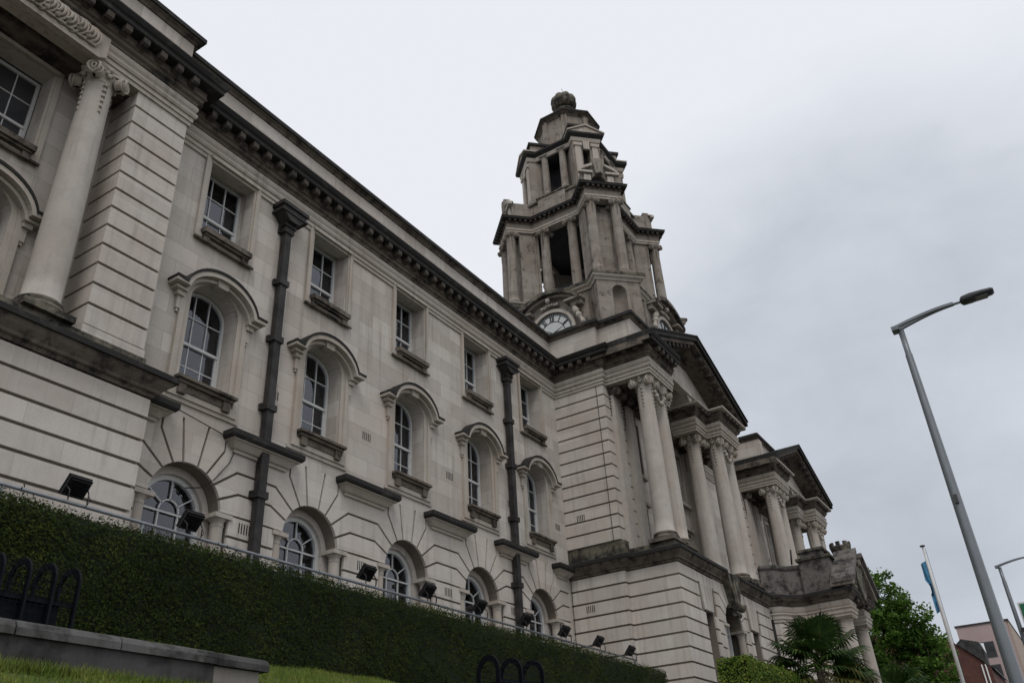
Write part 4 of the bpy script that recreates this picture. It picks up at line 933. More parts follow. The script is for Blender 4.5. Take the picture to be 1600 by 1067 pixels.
# clock faces under segmental hoods
ROM = {12: 'XII', 1: 'I', 2: 'II', 3: 'III', 4: 'IIII', 5: 'V', 6: 'VI', 7: 'VII', 8: 'VIII', 9: 'IX', 10: 'X', 11: 'XI'}
for nx, ny in ((-1, 0), (0, -1)):
    zc = 24.25
    def fr(x, y, z): return (TX+nx*(4.78-y)-ny*x, TY+ny*(4.78-y)+nx*x, z)
    def ringp(mb, r0, r1, y0, y1, n=48): mb.plate(arcpts(0, zc, r1, 0, 360, n)[:-1], [list(reversed(arcpts(0, zc, r0, 0, 360, n)[:-1]))], y0, y1, fr)
    mb = MB(); mb.plate(arcpts(0, zc, 1.36, 0, 360, 48)[:-1], (), -0.06, 0.0, fr); cl = mb.build('clock_face', M['dial'], tw)
    mb = MB(); ringp(mb, 1.33, 1.52, -0.2, 0.0); mb.build('clock_surround', M['trim'], tw)
    mb = MB(); ringp(mb, 1.28, 1.33, -0.075, -0.062); ringp(mb, 1.17, 1.21, -0.075, -0.062); ringp(mb, 0.76, 0.80, -0.075, -0.062)
    for i in range(60):
        a = 2*PI*i/60; d = Vector((math.cos(a), math.sin(a))); q = [(d.x*r+(-d.y)*w, zc+d.y*r+d.x*w) for r, w in ((1.19, -0.022), (1.30, -0.022), (1.30, 0.022), (1.19, 0.022))]; mb.plate(q, (), -0.075, -0.062, fr)
    mb.build('minute_ring', M['black'], cl)
    for h, txt in ROM.items():
        mb = MB()
        a = PI/2 - 2*PI*h/12; d = Vector((math.cos(a), math.sin(a))); t = Vector((d.y, -d.x))    # t: clockwise, reading direction seen from outside
        w = {'I': 0.075, 'V': 0.16, 'X': 0.16}; tot = sum(w[c] for c in txt); u = -tot/2
        def bar(u0, r0, u1, r1, th=0.026):
            mb.plate([(d.x*r0+t.x*(u0+e)*SG, zc+d.y*r0+t.y*(u0+e)*SG) for e in (-th, th)] + [(d.x*r1+t.x*(u1+e)*SG, zc+d.y*r1+t.y*(u1+e)*SG) for e in (th, -th)], (), -0.08, -0.066, fr)
        SG = 1
        for c in txt:
            m_ = u+w[c]/2
            if c == 'I': bar(m_, 0.78, m_, 1.19)
            if c == 'V': bar(m_-0.06, 1.19, m_, 0.78); bar(m_+0.06, 1.19, m_, 0.78, 0.015)
            if c == 'X': bar(m_-0.06, 1.19, m_+0.06, 0.78); bar(m_+0.06, 1.19, m_-0.06, 0.78, 0.015)
            u += w[c]
        mb.build('clock_numeral', M['black'], cl)
    mb = MB()
    for a, l, wd in ((R(90-310), 0.55, 0.05), (R(90-66), 0.85, 0.035)):
        d = Vector((math.cos(a), math.sin(a))); p = Vector((-d.y, d.x)); mb.plate([(p.x*-wd-d.x*0.15, zc+p.y*-wd-d.y*0.15), (p.x*wd-d.x*0.15, zc+p.y*wd-d.y*0.15), (d.x*l, zc+d.y*l)], (), -0.1, -0.085, fr)
    mb.build('clock_hands', M['black'], cl)
    # segmental hood
    mb = MB(); Rh = 2.9; zz = 23.95
    arc_o = arcpts(0, zz, Rh, 42, 138, 24); arc_i = arcpts(0, zz, Rh-0.24, 138, 42, 24)
    mb.plate(arc_o+arc_i, (), -0.62, 0.4, fr); mb.build('clock_hood', M['moss'], tw)
    mb = MB(); mb.plate(arcpts(0, zz, Rh-0.245, 43, 137, 24) + [(-1.75, 25.3), (1.75, 25.3)], [], 0.0, 0.3, fr); mb.plate(arcpts(0, zz, Rh-0.245, 43, 137, 24) + arcpts(0, zz, Rh-0.38, 137, 43, 24), (), -0.35, 0.0, fr)
    for s in (-1, 1): mb.plate([(s*2.2, 25.75), (s*1.1, 25.75), (s*1.1, 25.87), (s*2.2, 25.87)], (), -0.55, 0.0, fr); mb.plate([(s*2.1, 25.45), (s*1.4, 25.45), (s*1.4, 25.74), (s*2.1, 25.74)], (), -0.3, 0.0, fr)
    mb.build('clock_hood_mould', M['tower'], tw)
    for s in (-1, 1):
        mb = MB()
        for i in range(7):
            p = fr(s*(1.62+0.07*i), -0.25, 25.25-0.16*i); mb.ball(p, 0.17-0.008*i+0.04*math.sin(i*2.5), 8, 6)
        mb.build('clock_scroll', M['trim'], tw)
    mb = MB()
    p = fr(0, -0.35, 26.32); mb.ball(p, 0.16, 10, 8)
    for i in range(7): p = fr(-0.5+i/6, -0.2, 26.12-0.12*abs(i-3)/3-0.03*(i % 2)); mb.ball(p, 0.1, 7, 5)
    mb.build('clock_carving', M['trim'], tw)

# ---- entrance porch
PX0, PX1, PY = 39.45, 42.95, 8.0
PC = (PX0+PX1)/2
mb = MB(); left = [(38.3, 10.9), (38.55, 10.35), (39.2, 10.0), (39.45, 9.5), (39.45, 8.6)]
lw = left + [(40.0, 8.6), (40.0, 11.5), (38.3, 11.5)]
for z in [3.0+0.4865*k for k in range(9)]: mb.prism(lw, z+0.02, z+0.4665)
mb.prism([(x+0.05, y) for x, y in lw], 2.5, 7.42)
po = mb.build('entrance_porch', M['rust'], TH)
def mir(p): return [(2*PC-x, y) for x, y in reversed(p)]
rt = mir(lw); mb = MB().prism(rt, 2.5, 7.4); mb.build('porch_flank', M['rust'], po)
PPATH = left[:-1] + [(39.3, 8.55), (39.3, 7.62), (40.35, 7.62), (40.35, 8.2), (PC, 8.2)]; PP = PPATH + [(2*PC-x, y) for x, y in reversed(PPATH[:-1])]
mb = MB().sweep(PP, [(-0.3, 7.42), (0.03, 7.42), (0.03, 7.55), (0.07, 7.55), (0.07, 7.68), (0.12, 7.74), (0.12, 7.8), (0.02, 7.82), (0.06, 7.88), (0.09, 8.0), (0.05, 8.1), (0.0, 8.12), (-0.3, 8.12)]); mb.build('porch_entablature', M['trim'], po)
mb = MB().sweep(PP, [(-0.3, 8.122), (0.1, 8.122), (0.16, 8.22), (0.3, 8.3), (0.36, 8.4), (-0.3, 8.4)]); mb.build('porch_cornice', M['dark'], po)
mb = MB().sweep(PP, [(-0.6, 8.402), (0.38, 8.402), (0.36, 8.52), (0.05, 8.62), (-0.6, 8.62)]); mb.build('porch_cornice_top', M['crust'], po)
PPAR = left[:-1]+[(39.45, 8.5), (39.6, 8.05)]
mb = MB().sweep(PPAR, [(-0.35, 8.6), (0.05, 8.6), (0.05, 8.75), (0.0, 8.78), (0.0, 9.72), (-0.35, 9.72)]); mb.build('porch_parapet', M['porchdk'], po)
mb = MB().sweep(PPAR, [(-0.4, 9.722), (0.05, 9.722), (0.1, 9.8), (0.1, 9.9), (-0.4, 9.9)]); mb.build('porch_coping', M['porchdk'], po)
mb = MB(); mb.box(39.3, 40.6, 8.0, 9.35, 8.6, 10.02); mb.box(39.6, 40.8, 8.3, 9.3, 10.02, 10.45); mb.build('porch_block', M['porchdk'], po)
mb = MB(); mb.box(39.22, 40.7, 7.9, 9.45, 10.021, 10.14); mb.box(39.5, 40.9, 8.2, 9.4, 10.452, 10.57); mb.build('porch_block_coping', M['moss'], po)
mb = MB(); mb.box(PX0, PX1, 8.3, 11.5, 7.45, 8.6); mb.build('porch_roof', M['dark'], po)
for x in (PX0+0.3, PX1-0.3):
    o = column(x, 8.02, 2.6, 7.42, 0.34, 0.29, name='porch_column', mat='shaft', bmat='trim', parent=po, cap=False)
    mb = MB(); mb.box(x-0.2, x+0.28, 8.5, 8.9, 2.6, 7.42); mb.build('porch_pilaster', M['shaft'], po)
mb = MB(); mb.box(PX0+0.9, PX1-0.9, 9.6, 9.65, 2.6, 6.5); mb.build('porch_door', M['room'], po)
# broken pediment on the porch front
for s in (-1, 1):
    mb = MB(); mb.plate([(PC+s*2.35, 8.6), (PC+s*2.35, 8.75), (PC+s*0.6, 10.25), (PC+s*0.6, 10.0), (PC+s*2.1, 8.6)], (), 7.15, 8.1 if s < 0 else 9.0)
    mb.plate([(PC+s*2.05, 8.6), (PC+s*0.6, 8.6), (PC+s*0.6, 10.0)], (), 7.6, 8.1 if s < 0 else 9.0); mb.build('porch_pediment', M['tower'], po)
    mb = MB(); mb.plate([(PC+s*2.45, 8.73), (PC+s*2.45, 8.9), (PC+s*0.55, 10.5), (PC+s*0.55, 10.3)], (), 7.0, 8.0 if s < 0 else 9.0); mb.build('porch_pediment_capping', M['porchdk'], po)
# coat of arms with mural crown
mb = MB(); sh = [(-0.75, 9.9), (0.75, 9.9), (0.8, 9.2), (0.6, 8.5), (0, 8.1), (-0.6, 8.5), (-0.8, 9.2)]
vs = []; n = len(sh)
mb.plate([(PC+x, z) for x, z in sh], (), 7.35, 8.3); mb.plate([(PC+x*0.85, 9.05+(z-9.05)*0.85) for x, z in sh], (), 7.22, 7.36)
for s in (-1, 1):
    for i in range(9):
        a = R(100+i*22); mb.ball((PC+s*(0.85+0.16*math.cos(a)+0.02*i), 7.42, 9.75-0.19*i+0.12*math.sin(a)), 0.17-0.006*i, 8, 6)
    mb.tube([(PC+s*0.5, 7.3, 9.95), (PC+s*0.8, 7.25, 10.05), (PC+s*1.0, 7.3, 9.85), (PC+s*0.95, 7.3, 9.6)], 0.11, 8)
for i in range(8): mb.ball((PC-0.5+i/7, 7.33, 10.02+0.05*math.sin(i*1.9)), 0.15, 8, 6)
mb.lathe((PC, 7.75, 10.0), [(0.42, 0), (0.42, 0.12), (0.35, 0.2), (0.37, 0.32), (0.42, 0.4), (0.4, 0.5), (0.46, 0.72), (0.46, 0.8)], 18)
for i in range(8):
    a = 2*PI*i/8; mb.obox((PC+0.42*math.cos(a), 7.75+0.42*math.sin(a), 10.87), (-math.sin(a)*0.09, math.cos(a)*0.09, 0), (math.cos(a)*0.05, math.sin(a)*0.05, 0), (0, 0, 0.1))
mb.build('coat_of_arms', M['moss'], po)
mb = MB(); mb.tube([(39.1, 9.6, 9.9), (39.05, 9.5, 10.55)], 0.04, 6); mb.build('floodlight_stub', M['black'], po)
o = MODREST.build('modillion_blocks', M['mod'], TH); o['kind'] = 'stuff'

# ==================================================================== SITE
def lawn_z(y): return 2.35-0.37*(10-y)-0.1*min(1, max(0, (8.9-y)/0.6))
mb = MB(); mb.add([(-3000, -3000, -1.75), (3000, -3000, -1.75), (3000, 3000, -1.75), (-3000, 3000, -1.75)], [(0, 1, 2, 3)]); struct(mb.build('ground', M['pave']))
mb = MB(); mb.add([(-400, -16, -1.72), (400, -16, -1.72), (400, -3.2, -1.72), (-400, -3.2, -1.72)], [(0, 1, 2, 3)]); struct(mb.build('road', M['road']))
mb = MB(); mb.box(-400, 400, -3.2, -0.6, -1.75, -1.6); struct(mb.build('pavement', M['pave']))
mb = MB(); n = 60; vs = []; fs = []
for i in range(n+1):
    for j in range(21):
        x = -6+40*i/n; y = -0.6+10.8*j/20; vs.append((x, y, max(-1.6, lawn_z(y)) + 0.02*math.sin(x*1.7+y*2.1)+0.015*math.sin(x*4.1-y*3.3)))
for i in range(n):
    for j in range(20): a = i*21+j; fs.append((a, a+21, a+22, a+1))
mb.add(vs, fs, True); struct(mb.build('lawn_bank', M['turf']))
mb = MB(); mb.box(-6, 60, 10.2, 16, -1.5, 2.9); struct(mb.build('terrace', M['pave']))
mb = MB(); mb.box(34, 60, -0.6, 10.2, -1.75, 2.3); struct(mb.build('forecourt', M['pave']))
# grass blades on the bank
rnd = random.Random(3); vs = []; fs = []
def blade(x, y, h, z):
    a = rnd.uniform(0, 2*PI); w = rnd.uniform(0.004, 0.008); l = h*rnd.uniform(0.2, 0.7); b = rnd.uniform(0, 2*PI); o = len(vs)
    vs.extend([(x-w*math.cos(a), y-w*math.sin(a), z-0.01), (x+w*math.cos(a), y+w*math.sin(a), z-0.01), (x+l*math.cos(b), y+l*math.sin(b), z+h)]); fs.append((o, o+1, o+2))
for i in range(75000):
    x = rnd.uniform(2.8, 14.5); y = rnd.uniform(6.3, 10.0)
    if y > 8.0 and x < 7.0: continue
    if y < 7.2 and x > 8.5: continue
    blade(x, y, rnd.uniform(0.025, 0.075), lawn_z(y)+0.02*math.sin(x*1.7+y*2.1)+0.015*math.sin(x*4.1-y*3.3))
for i in range(2500): x = rnd.uniform(3.4, 7.1); y = rnd.uniform(7.9, 7.99); blade(x, y, rnd.uniform(0.06, 0.14), lawn_z(y))
o = MB().add(vs, fs).build('grass', M['grass']); o['kind'] = 'stuff'; tag(o, 'short green grass growing on the sloping bank', 'grass')

# low stone wall at the left, with coping and end pier
W = thing('low_wall', 'low dark grey stone wall with rounded coping below the yew hedge, buff end pier', 'wall', (5, 8.2, 1.5))
mb = MB(); mb.box(-6, 6.55, 8.04, 8.4, 1.0, 1.80); mb.build('wall_body', M['kerb'], W)
cp = [(8.0, 1.80), (8.0, 1.87), (8.03, 1.92), (8.09, 1.945), (8.34, 1.945), (8.41, 1.92), (8.44, 1.87), (8.44, 1.80)]
for x0, x1 in ((-6, 1.5), (1.51, 4.26), (4.28, 5.35), (5.365, 6.56)):
    mb = MB(); mb.plate(cp, (), x0, x1, lambda x, y, z: (y, x, z)); mb.build('coping_stone', M['coping'], W)
mb = MB(); mb.box(6.57, 7.22, 8.06, 8.42, 1.0, 1.79); mb.build('end_pier', M['pier'], W)
mb = MB(); mb.plate([(p[0]+0.005, p[1]-0.005) for p in cp], (), 6.575, 7.32, lambda x, y, z: (y, x, z)); mb.build('pier_cap', M['kerb'], W)

# hedges
def leaf(vs, fs, c, n, size, asp=0.5, up=None):
    n = n.normalized(); t = n.orthogonal().normalized(); t = Matrix.Rotation(rnd.uniform(0, 2*PI), 3, n) @ t; b = n.cross(t); o = len(vs)
    l = size*rnd.uniform(0.6, 1.25); w = l*asp
    vs.extend([tuple(c-t*l*0.5), tuple(c+b*w*0.5), tuple(c+t*l*0.5+n*l*0.15), tuple(c-b*w*0.5)]); fs.append((o, o+1, o+2, o+3))
def hedge(name, label, x0, x1, y0, y1, zb, zt, dens, size, mat, core, wob=0.05, asp=0.45, sprig=0.10, topd=1.0):
    T = thing(name, label, 'hedge', ((x0+x1)/2, (y0+y1)/2, zb))
    from mathutils import noise as mn
    def dz(x, y): return wob*(mn.noise(Vector((x*0.9, y*0.9, 0)))+0.5*mn.noise(Vector((x*3.1, y*3, 4))))
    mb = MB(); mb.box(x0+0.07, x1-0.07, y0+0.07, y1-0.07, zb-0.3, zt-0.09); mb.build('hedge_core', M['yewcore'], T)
    vs = []; fs = []
    for i in range(int((x1-x0)*(zt-zb)*dens)):
        x = x0+(x1-x0)*rnd.random()**1.35 if x1-x0 > 12 else rnd.uniform(x0, x1)
        z = rnd.uniform(zb-0.05, zt); off = dz(x, z*1.3); y = y0+off+rnd.uniform(-0.03, sprig*0.8)
        rb = min(1, max(0, (zt-z)/0.16)); y += 0.12*(1-rb)**2
        leaf(vs, fs, Vector((x, y, z+dz(x, 1.7)*0.8)), Vector((rnd.gauss(0, 0.5), -1+rnd.gauss(0, 0.4), 0.35+rnd.gauss(0, 0.5))), size, asp)
    for i in range(int((x1-x0)*8)):                            # stray shoots above the clipped top
        x = rnd.uniform(x0, x1); y = rnd.uniform(y0, y0+0.5); hh = rnd.uniform(0.03, 0.13)
        for k in range(4): leaf(vs, fs, Vector((x+rnd.gauss(0, 0.012), y+rnd.gauss(0, 0.012), zt+dz(x, 1.7)*0.8+hh*k/3)), Vector((rnd.gauss(0, 1), -0.6, rnd.gauss(0.2, 0.6))), size, asp)
    for i in range(int((x1-x0)*(y1-y0)*dens*0.55*topd)):
        x = rnd.uniform(x0, x1); y = rnd.uniform(y0+0.04, y1); leaf(vs, fs, Vector((x, y, zt+dz(x, 1.7)*0.8+rnd.uniform(-0.06, 0.05))), Vector((rnd.gauss(0, 0.6), rnd.gauss(-0.3, 0.6), 1)), size, asp)
    for xe, s in ((x0, -1), (x1, 1)):
        for i in range(int((y1-y0)*(zt-zb)*dens)):
            y = rnd.uniform(y0, y1); z = rnd.uniform(zb, zt); leaf(vs, fs, Vector((xe-s*rnd.uniform(-0.03, sprig)+dz(y, z), y, z)), Vector((s, rnd.gauss(0, 0.5), rnd.gauss(0.3, 0.5))), size, asp)
    o = MB().add(vs, fs).build('hedge_leaves', M[mat], T); return T
hedge('yew_hedge', 'long clipped dark green yew hedge in front of the wing under the floodlight rail', 2.5, 24.0, 10.0, 11.2, 2.2, 3.83, 3000, 0.05, 'yew', 'yewcore', 0.05, 0.36)
hedge('privet_hedge', 'bright yellowish green clipped hedge beside the palm below the portico', 25.9, 34.2, 8.2, 9.2, 2.4, 4.22, 1100, 0.085, 'privet', 'yewcore', 0.05, 0.6)

# floodlight rail and floodlights
RY = 12.4; RZ = 4.80
T = thing('rail', 'long thin galvanised steel rail carrying black floodlights above the yew hedge', 'rail', (15, RY, 3.75))
mb = MB(); mb.tube([(-4, RY, RZ), (27.3, RY, RZ+0.02)], 0.032, 8); mb.build('rail_tube', M['steel'], T)
for i in range(14):
    mb = MB(); x = -3.5+2.36*i; mb.tube([(x, RY, 2.88), (x, RY, RZ)], 0.025, 6); mb.build('rail_post', M['steel'], T)
FX = [7.05, 9.25, 13.9, 16.05, 18.2, 20.4, 22.55, 24.7, 26.95]
DESC = ['black floodlight on the rail in front of the left pavilion base', 'black floodlight on the rail in front of the leftmost arched ground window', 'black floodlight on the rail before the second arched ground window from the left',
        'black floodlight on the rail before the pier between second and third ground windows', 'black floodlight on the rail in front of the third and fourth ground windows', 'black floodlight on the rail beside the foot of the right rainwater pipe',
        'black floodlight on the rail at the corner where the wing meets the portico base', 'black floodlight on the rail before the portico base, second from its right end', 'black floodlight at the right hand end of the rail before the portico base']
def floodlight(label):
    T = thing('floodlight', label, 'floodlight', (0, 0, 0), 'floodlights along the hedge rail', local=True)
    mb = MB(); a = R(50); u = Vector((0, -math.cos(a), math.sin(a))); n = Vector((0, math.sin(a), math.cos(a)))   # leaning back, face to the building
    c = Vector((0, 0.02, 0.34)); mb.obox(c, (0.23, 0, 0), u*0.2, n*0.045); mb.obox(c+n*0.055, (0.245, 0, 0), u*0.215, n*0.014)
    for i in range(7): mb.obox(c-n*0.06+u*(-0.15+0.05*i), (0.2, 0, 0), u*0.006, n*0.03)
    mb.build('lamp_housing', M['black'], T, keep=False)
    for s in (-1, 1):
        mb = MB(); mb.tube([(s*0.2, -0.12, 0.0), (s*0.2, -0.12, 0.2), (s*0.24, 0.0, 0.33)], 0.014, 6); mb.build('lamp_bracket', M['black'], T, keep=False)
    mb = MB(); mb.tube([(0.2, -0.12, 0.2), (0.27, -0.1, 0.1), (0.22, -0.06, -0.02)], 0.008, 5); mb.build('lamp_cable', M['black'], T, keep=False)
    return T
f0 = None
for x, lab in zip(FX, DESC):
    if f0 is None: T = f0 = floodlight(lab)
    else:
        T = f0.copy(); COL.objects.link(T)
        for ch in f0.children: inst(ch, T, tuple(ch.location))
        T['label'] = lab
    T.location = (x, RY, RZ+0.01); T.scale = (0.8, 0.8, 0.8)

# hooped iron cages
def hoop_cage(label, loc, rz, nh=6, L_=0.27, Wd=0.42):
    T = thing('hooped_cage', label, 'planter cage', loc, 'dark blue hooped iron cages', local=True, rz=rz)
    H = 1.05
    def hp(y0, y1, x, th, r): 
        pts = [(x, -Wd/2, 0)] + [(x, -Wd/2, H-Wd/2)] + [(x, -Wd/2*math.cos(R(a)), H-Wd/2+Wd/2*math.sin(R(a))) for a in range(15, 180, 15)] + [(x, Wd/2, H-Wd/2), (x, Wd/2, 0)]
        return pts
    for i in range(nh):
        x = i*L_; mb = MB(); o = [(-Wd/2, 0), (-Wd/2, H-Wd/2)] + [(-Wd/2*math.cos(R(a)), H-Wd/2+Wd/2*math.sin(R(a))) for a in range(15, 180, 15)] + [(Wd/2, H-Wd/2), (Wd/2, 0)]
        inn = [(p[0]*0.68, p[1] if p[1] == 0 else H-Wd/2+(p[1]-H+Wd/2)*0.68) for p in o]
        mb.plate(o+list(reversed(inn)), (), x-0.012, x+0.012, lambda a, b, c: (b, a, c)); mb.build('hoop', M['navy'], T, keep=False)
    mb = MB()
    for s in (-1, 1):
        for k in range(12): z = 0.06+0.085*k; mb.tube([(0, s*(Wd/2-0.03 if z < H-Wd/2 else (Wd/2-0.03)*math.sqrt(max(0.05, 1-((z-H+Wd/2)/(Wd/2))**2))), z), ((nh-1)*L_, s*(Wd/2-0.03 if z < H-Wd/2 else (Wd/2-0.03)*math.sqrt(max(0.05, 1-((z-H+Wd/2)/(Wd/2))**2))), z)], 0.004, 4)
        for k in range((nh-1)*4+1): x = k*L_/4; mb.tube([(x, s*(Wd/2-0.03), 0), (x, s*(Wd/2-0.03), H-Wd/2+0.05), (x, s*0.08, H-0.06)], 0.0035, 4)
    mb.build('wire_mesh', M['navy'], T, keep=False)
    mb = MB(); mb.box(0.02, (nh-1.5)*L_, -Wd/2+0.08, Wd/2-0.08, 0.28, 0.62); mb.box(0, (nh-1)*L_, -Wd/2+0.04, -Wd/2+0.06, 0.60, 0.65); mb.build('trough', M['navy'], T, keep=False)
    return T
hoop_cage('dark blue hooped iron cage behind the low stone wall at left', (5.12-0.27*5, 8.75, 1.66), 0)
hoop_cage('dark blue hooped iron cage on the grass before the middle of the yew hedge', (12.05, 8.1, 1.52), R(-14), 3, 0.5, 0.56)

# palms
def palm(name, label, loc, h, nl, rad, mat, seed, droop=1.0):
    rr = random.Random(seed); T = thing(name, label, 'palm tree', loc, local=True)
    mb = MB(); mb.tube([(0, 0, 0), (0.03, 0.02, h*0.5), (0, 0, h)], [0.14, 0.13, 0.11], 9)
    for i in range(60): z = rr.uniform(0.2, h); a = rr.uniform(0, 2*PI); mb.tube([(0.12*math.cos(a), 0.12*math.sin(a), z), (0.22*math.cos(a), 0.22*math.sin(a), z+0.12)], [0.02, 0.008], 4)
    mb.build('trunk', M['bark'], T, keep=False)
    g = [[], []]; gf = [[], []]; st = MB()
    for i in range(nl):
        el = R(rr.uniform(-38, 78)); az = rr.uniform(0, 2*PI); old = 1 if el < R(-12) and rr.random() < 0.75 else 0
        d = Vector((math.cos(el)*math.cos(az), math.cos(el)*math.sin(az), math.sin(el))); ln = rad*rr.uniform(0.5, 0.75); base = Vector((0, 0, h-0.05+rr.uniform(-0.25, 0.1)))
        tip = base+d*ln+Vector((0, 0, -0.12*ln*droop)); st.tube([base, base+d*ln*0.5+Vector((0, 0, 0.02)), tip], [0.02, 0.014, 0.01], 4)
        side = d.cross(Vector((0, 0, 1))); side = side.normalized() if side.length > 0.1 else Vector((1, 0, 0)); nrm = side.cross(d).normalized()
        tilt = rr.uniform(-0.5, 0.5); side = (side*math.cos(tilt)+nrm*math.sin(tilt)); nrm = side.cross(d).normalized()
        nseg = 30; fr_ = rad*rr.uniform(0.42, 0.56)
        for k in range(nseg):
            a = R(-150+300*k/(nseg-1)); dirn = (d*math.cos(a)+side*math.sin(a)); l = fr_*(0.72+0.28*math.cos(a*0.6))*rr.uniform(0.9, 1.05)
            pr = dirn.cross(nrm).normalized(); w = 0.028*rad/1.8*1.5; v = g[old]; f = gf[old]; o = len(v)
            fold = nrm*(0.06*(-1)**k)
            m1 = tip+dirn*l*0.62+nrm*0.05; e = tip+dirn*l+Vector((0, 0, -l*0.22*droop*rr.uniform(0.5, 1.6)))
            v += [tuple(tip), tuple(m1-pr*w), tuple(e), tuple(m1+pr*w)]; f.append((o, o+1, o+2, o+3))
    for k, (nm, mt) in enumerate((('fronds', mat), ('dead_fronds', 'palmold'))):
        if g[k]: MB().add(g[k], gf[k]).build(nm, M[mt], T, keep=False)
    st.build('leaf_stalks', M['palmold'], T, keep=False)
    return T
palm('fan_palm', 'large dark green fan palm in front of the entrance porch', (32.6, 7.85, 2.3), 2.55, 46, 1.9, 'palm', 5)
palm('fan_palm', 'drooping fan palm half hidden beyond the porch columns', (52, 8.6, 2.3), 3.1, 34, 2.1, 'palm', 11, 1.5)

# broad leaved tree beyond the hall
def tree(name, label, loc, blobs, nleaf, size, mat, seed, trunk_h, tr=0.3):
    rr = random.Random(seed); T = thing(name, label, 'tree', loc, local=True)
    mb = MB(); mb.tube([(0, 0, 0), (0.1, 0, trunk_h*0.5), (0, 0.1, trunk_h)], [tr, tr*0.85, tr*0.6], 10)
    for c, r in blobs:
        p = Vector(c); q = Vector((0, 0.1, trunk_h*0.8)); md = (p+q)/2+Vector((rr.uniform(-.4, .4), rr.uniform(-.4, .4), 0.2)); mb.tube([q, md, p], [tr*0.4, tr*0.22, 0.03], 6)
        for k in range(7):
            dd = Vector((rr.gauss(0, 1), rr.gauss(0, 1), rr.gauss(0.2, 1))).normalized(); mb.tube([md.lerp(p, rr.uniform(0.3, 1)), p+dd*r*0.5, p+dd*r*0.95], [0.05, 0.03, 0.008], 4)
    mb.build('trunk', M['bark'], T, keep=False)
    vs = []; fs = []; tot = sum(r**2 for c, r in blobs)
    for c, r in blobs:
        cl = [(Vector((rr.gauss(0, 1), rr.gauss(0, 1), rr.gauss(0, 1))).normalized()*r*rr.uniform(0.45, 1.0)+Vector(c), rr.uniform(0.3, 0.62)) for _ in range(int(16*r*r))]
        per = int(nleaf*r*r/tot/len(cl))
        for q, cr in cl:
            for _ in range(per):
                d = Vector((rr.gauss(0, 1), rr.gauss(0, 1), rr.gauss(0, 0.7))); p = q+d.normalized()*cr*rr.random()**0.5
                n = Vector((rr.gauss(0, 0.6), rr.gauss(0, 0.6), rr.gauss(0.9, 0.5))); n = n.normalized(); t = n.orthogonal().normalized(); t = Matrix.Rotation(rr.uniform(0, 2*PI), 3, n) @ t; b = n.cross(t); o = len(vs); l = size*rr.uniform(0.6, 1.3)
                vs.extend([tuple(p-t*l*.5), tuple(p+b*l*.42), tuple(p+t*l*.6), tuple(p-b*l*.42)]); fs.append((o, o+1, o+2, o+3))
    MB().add(vs, fs).build('crown', M[mat], T, keep=False); return T
tree('broadleaf_tree', 'large leafy green tree standing beyond the entrance porch', (62, 10.9, 1.0),
     [((0, 0.5, 8.6), 3.2), ((-1.5, 2.4, 10.6), 2.6), ((0.5, -0.6, 11.2), 2.2), ((-0.5, 1.0, 11.6), 2.1), ((0, -1.9, 9.6), 1.9), ((0.5, -2.6, 8.0), 1.8), ((0, -2.9, 6.6), 1.6), ((0.3, 2.5, 7.6), 2.6), ((0, -1.8, 4.6), 2.4), ((1, 1.8, 4.6), 2.4), ((0, 4.2, 10.2), 2.2), ((0.5, -3.6, 7.7), 0.9)], 60000, 0.20, 'tree', 21, 8.0)

# flagpole and flag
FPX, FPY = 47.74, 5.0
T = thing('flagpole', 'tall white flagpole with a small dark cap', 'flagpole', (FPX, FPY, 2.3))
mb = MB(); mb.tube([(FPX, FPY, 2.3), (FPX, FPY, 8.4), (FPX, FPY, 11.7)], [0.10, 0.085, 0.045], 12); mb.build('pole', M['pole'], T)
mb = MB(); mb.lathe((FPX, FPY, 11.7), [(0.05, 0), (0.13, 0.02), (0.13, 0.07), (0.04, 0.1)], 14); mb.build('pole_cap', M['lamphead'], T)
mb = MB(); mb.tube([(FPX, FPY-0.1, 11.6), (FPX, FPY-0.11, 3.2)], 0.01, 5); mb.build('halyard', M['cable'], T)
FL = thing('flag', 'limp pale blue flag hanging down the white flagpole', 'flag', (FPX, FPY, 8.6))
vs = []; fs = []; n = 24; m_ = 10
for i in range(n+1):
    z = 11.0-2.5*i/n; wd = 0.27 if i < 9 else (0.27-0.05*(i-8) if i < 11 else (0.13 if i < 15 else 0.19))
    for j in range(m_+1):
        t = j/m_; vs.append((FPX+0.07*math.sin(t*8+i*0.2)*t, FPY+0.06+wd*t, z-0.12*t))
fs = [(i*(m_+1)+j, i*(m_+1)+j+1, (i+1)*(m_+1)+j+1, (i+1)*(m_+1)+j) for i in range(n) for j in range(m_)]
o = MB().add(vs, fs, True).build('flag_cloth', [M['flag'], M['flagdk'], M['flagwh']], FL)
for k, p in enumerate(o.data.polygons):
    i, j = divmod(k, m_); p.material_index = 1 if (10 <= i <= 15 and j > 3) or (i > 18 and j in (4, 5)) else 0

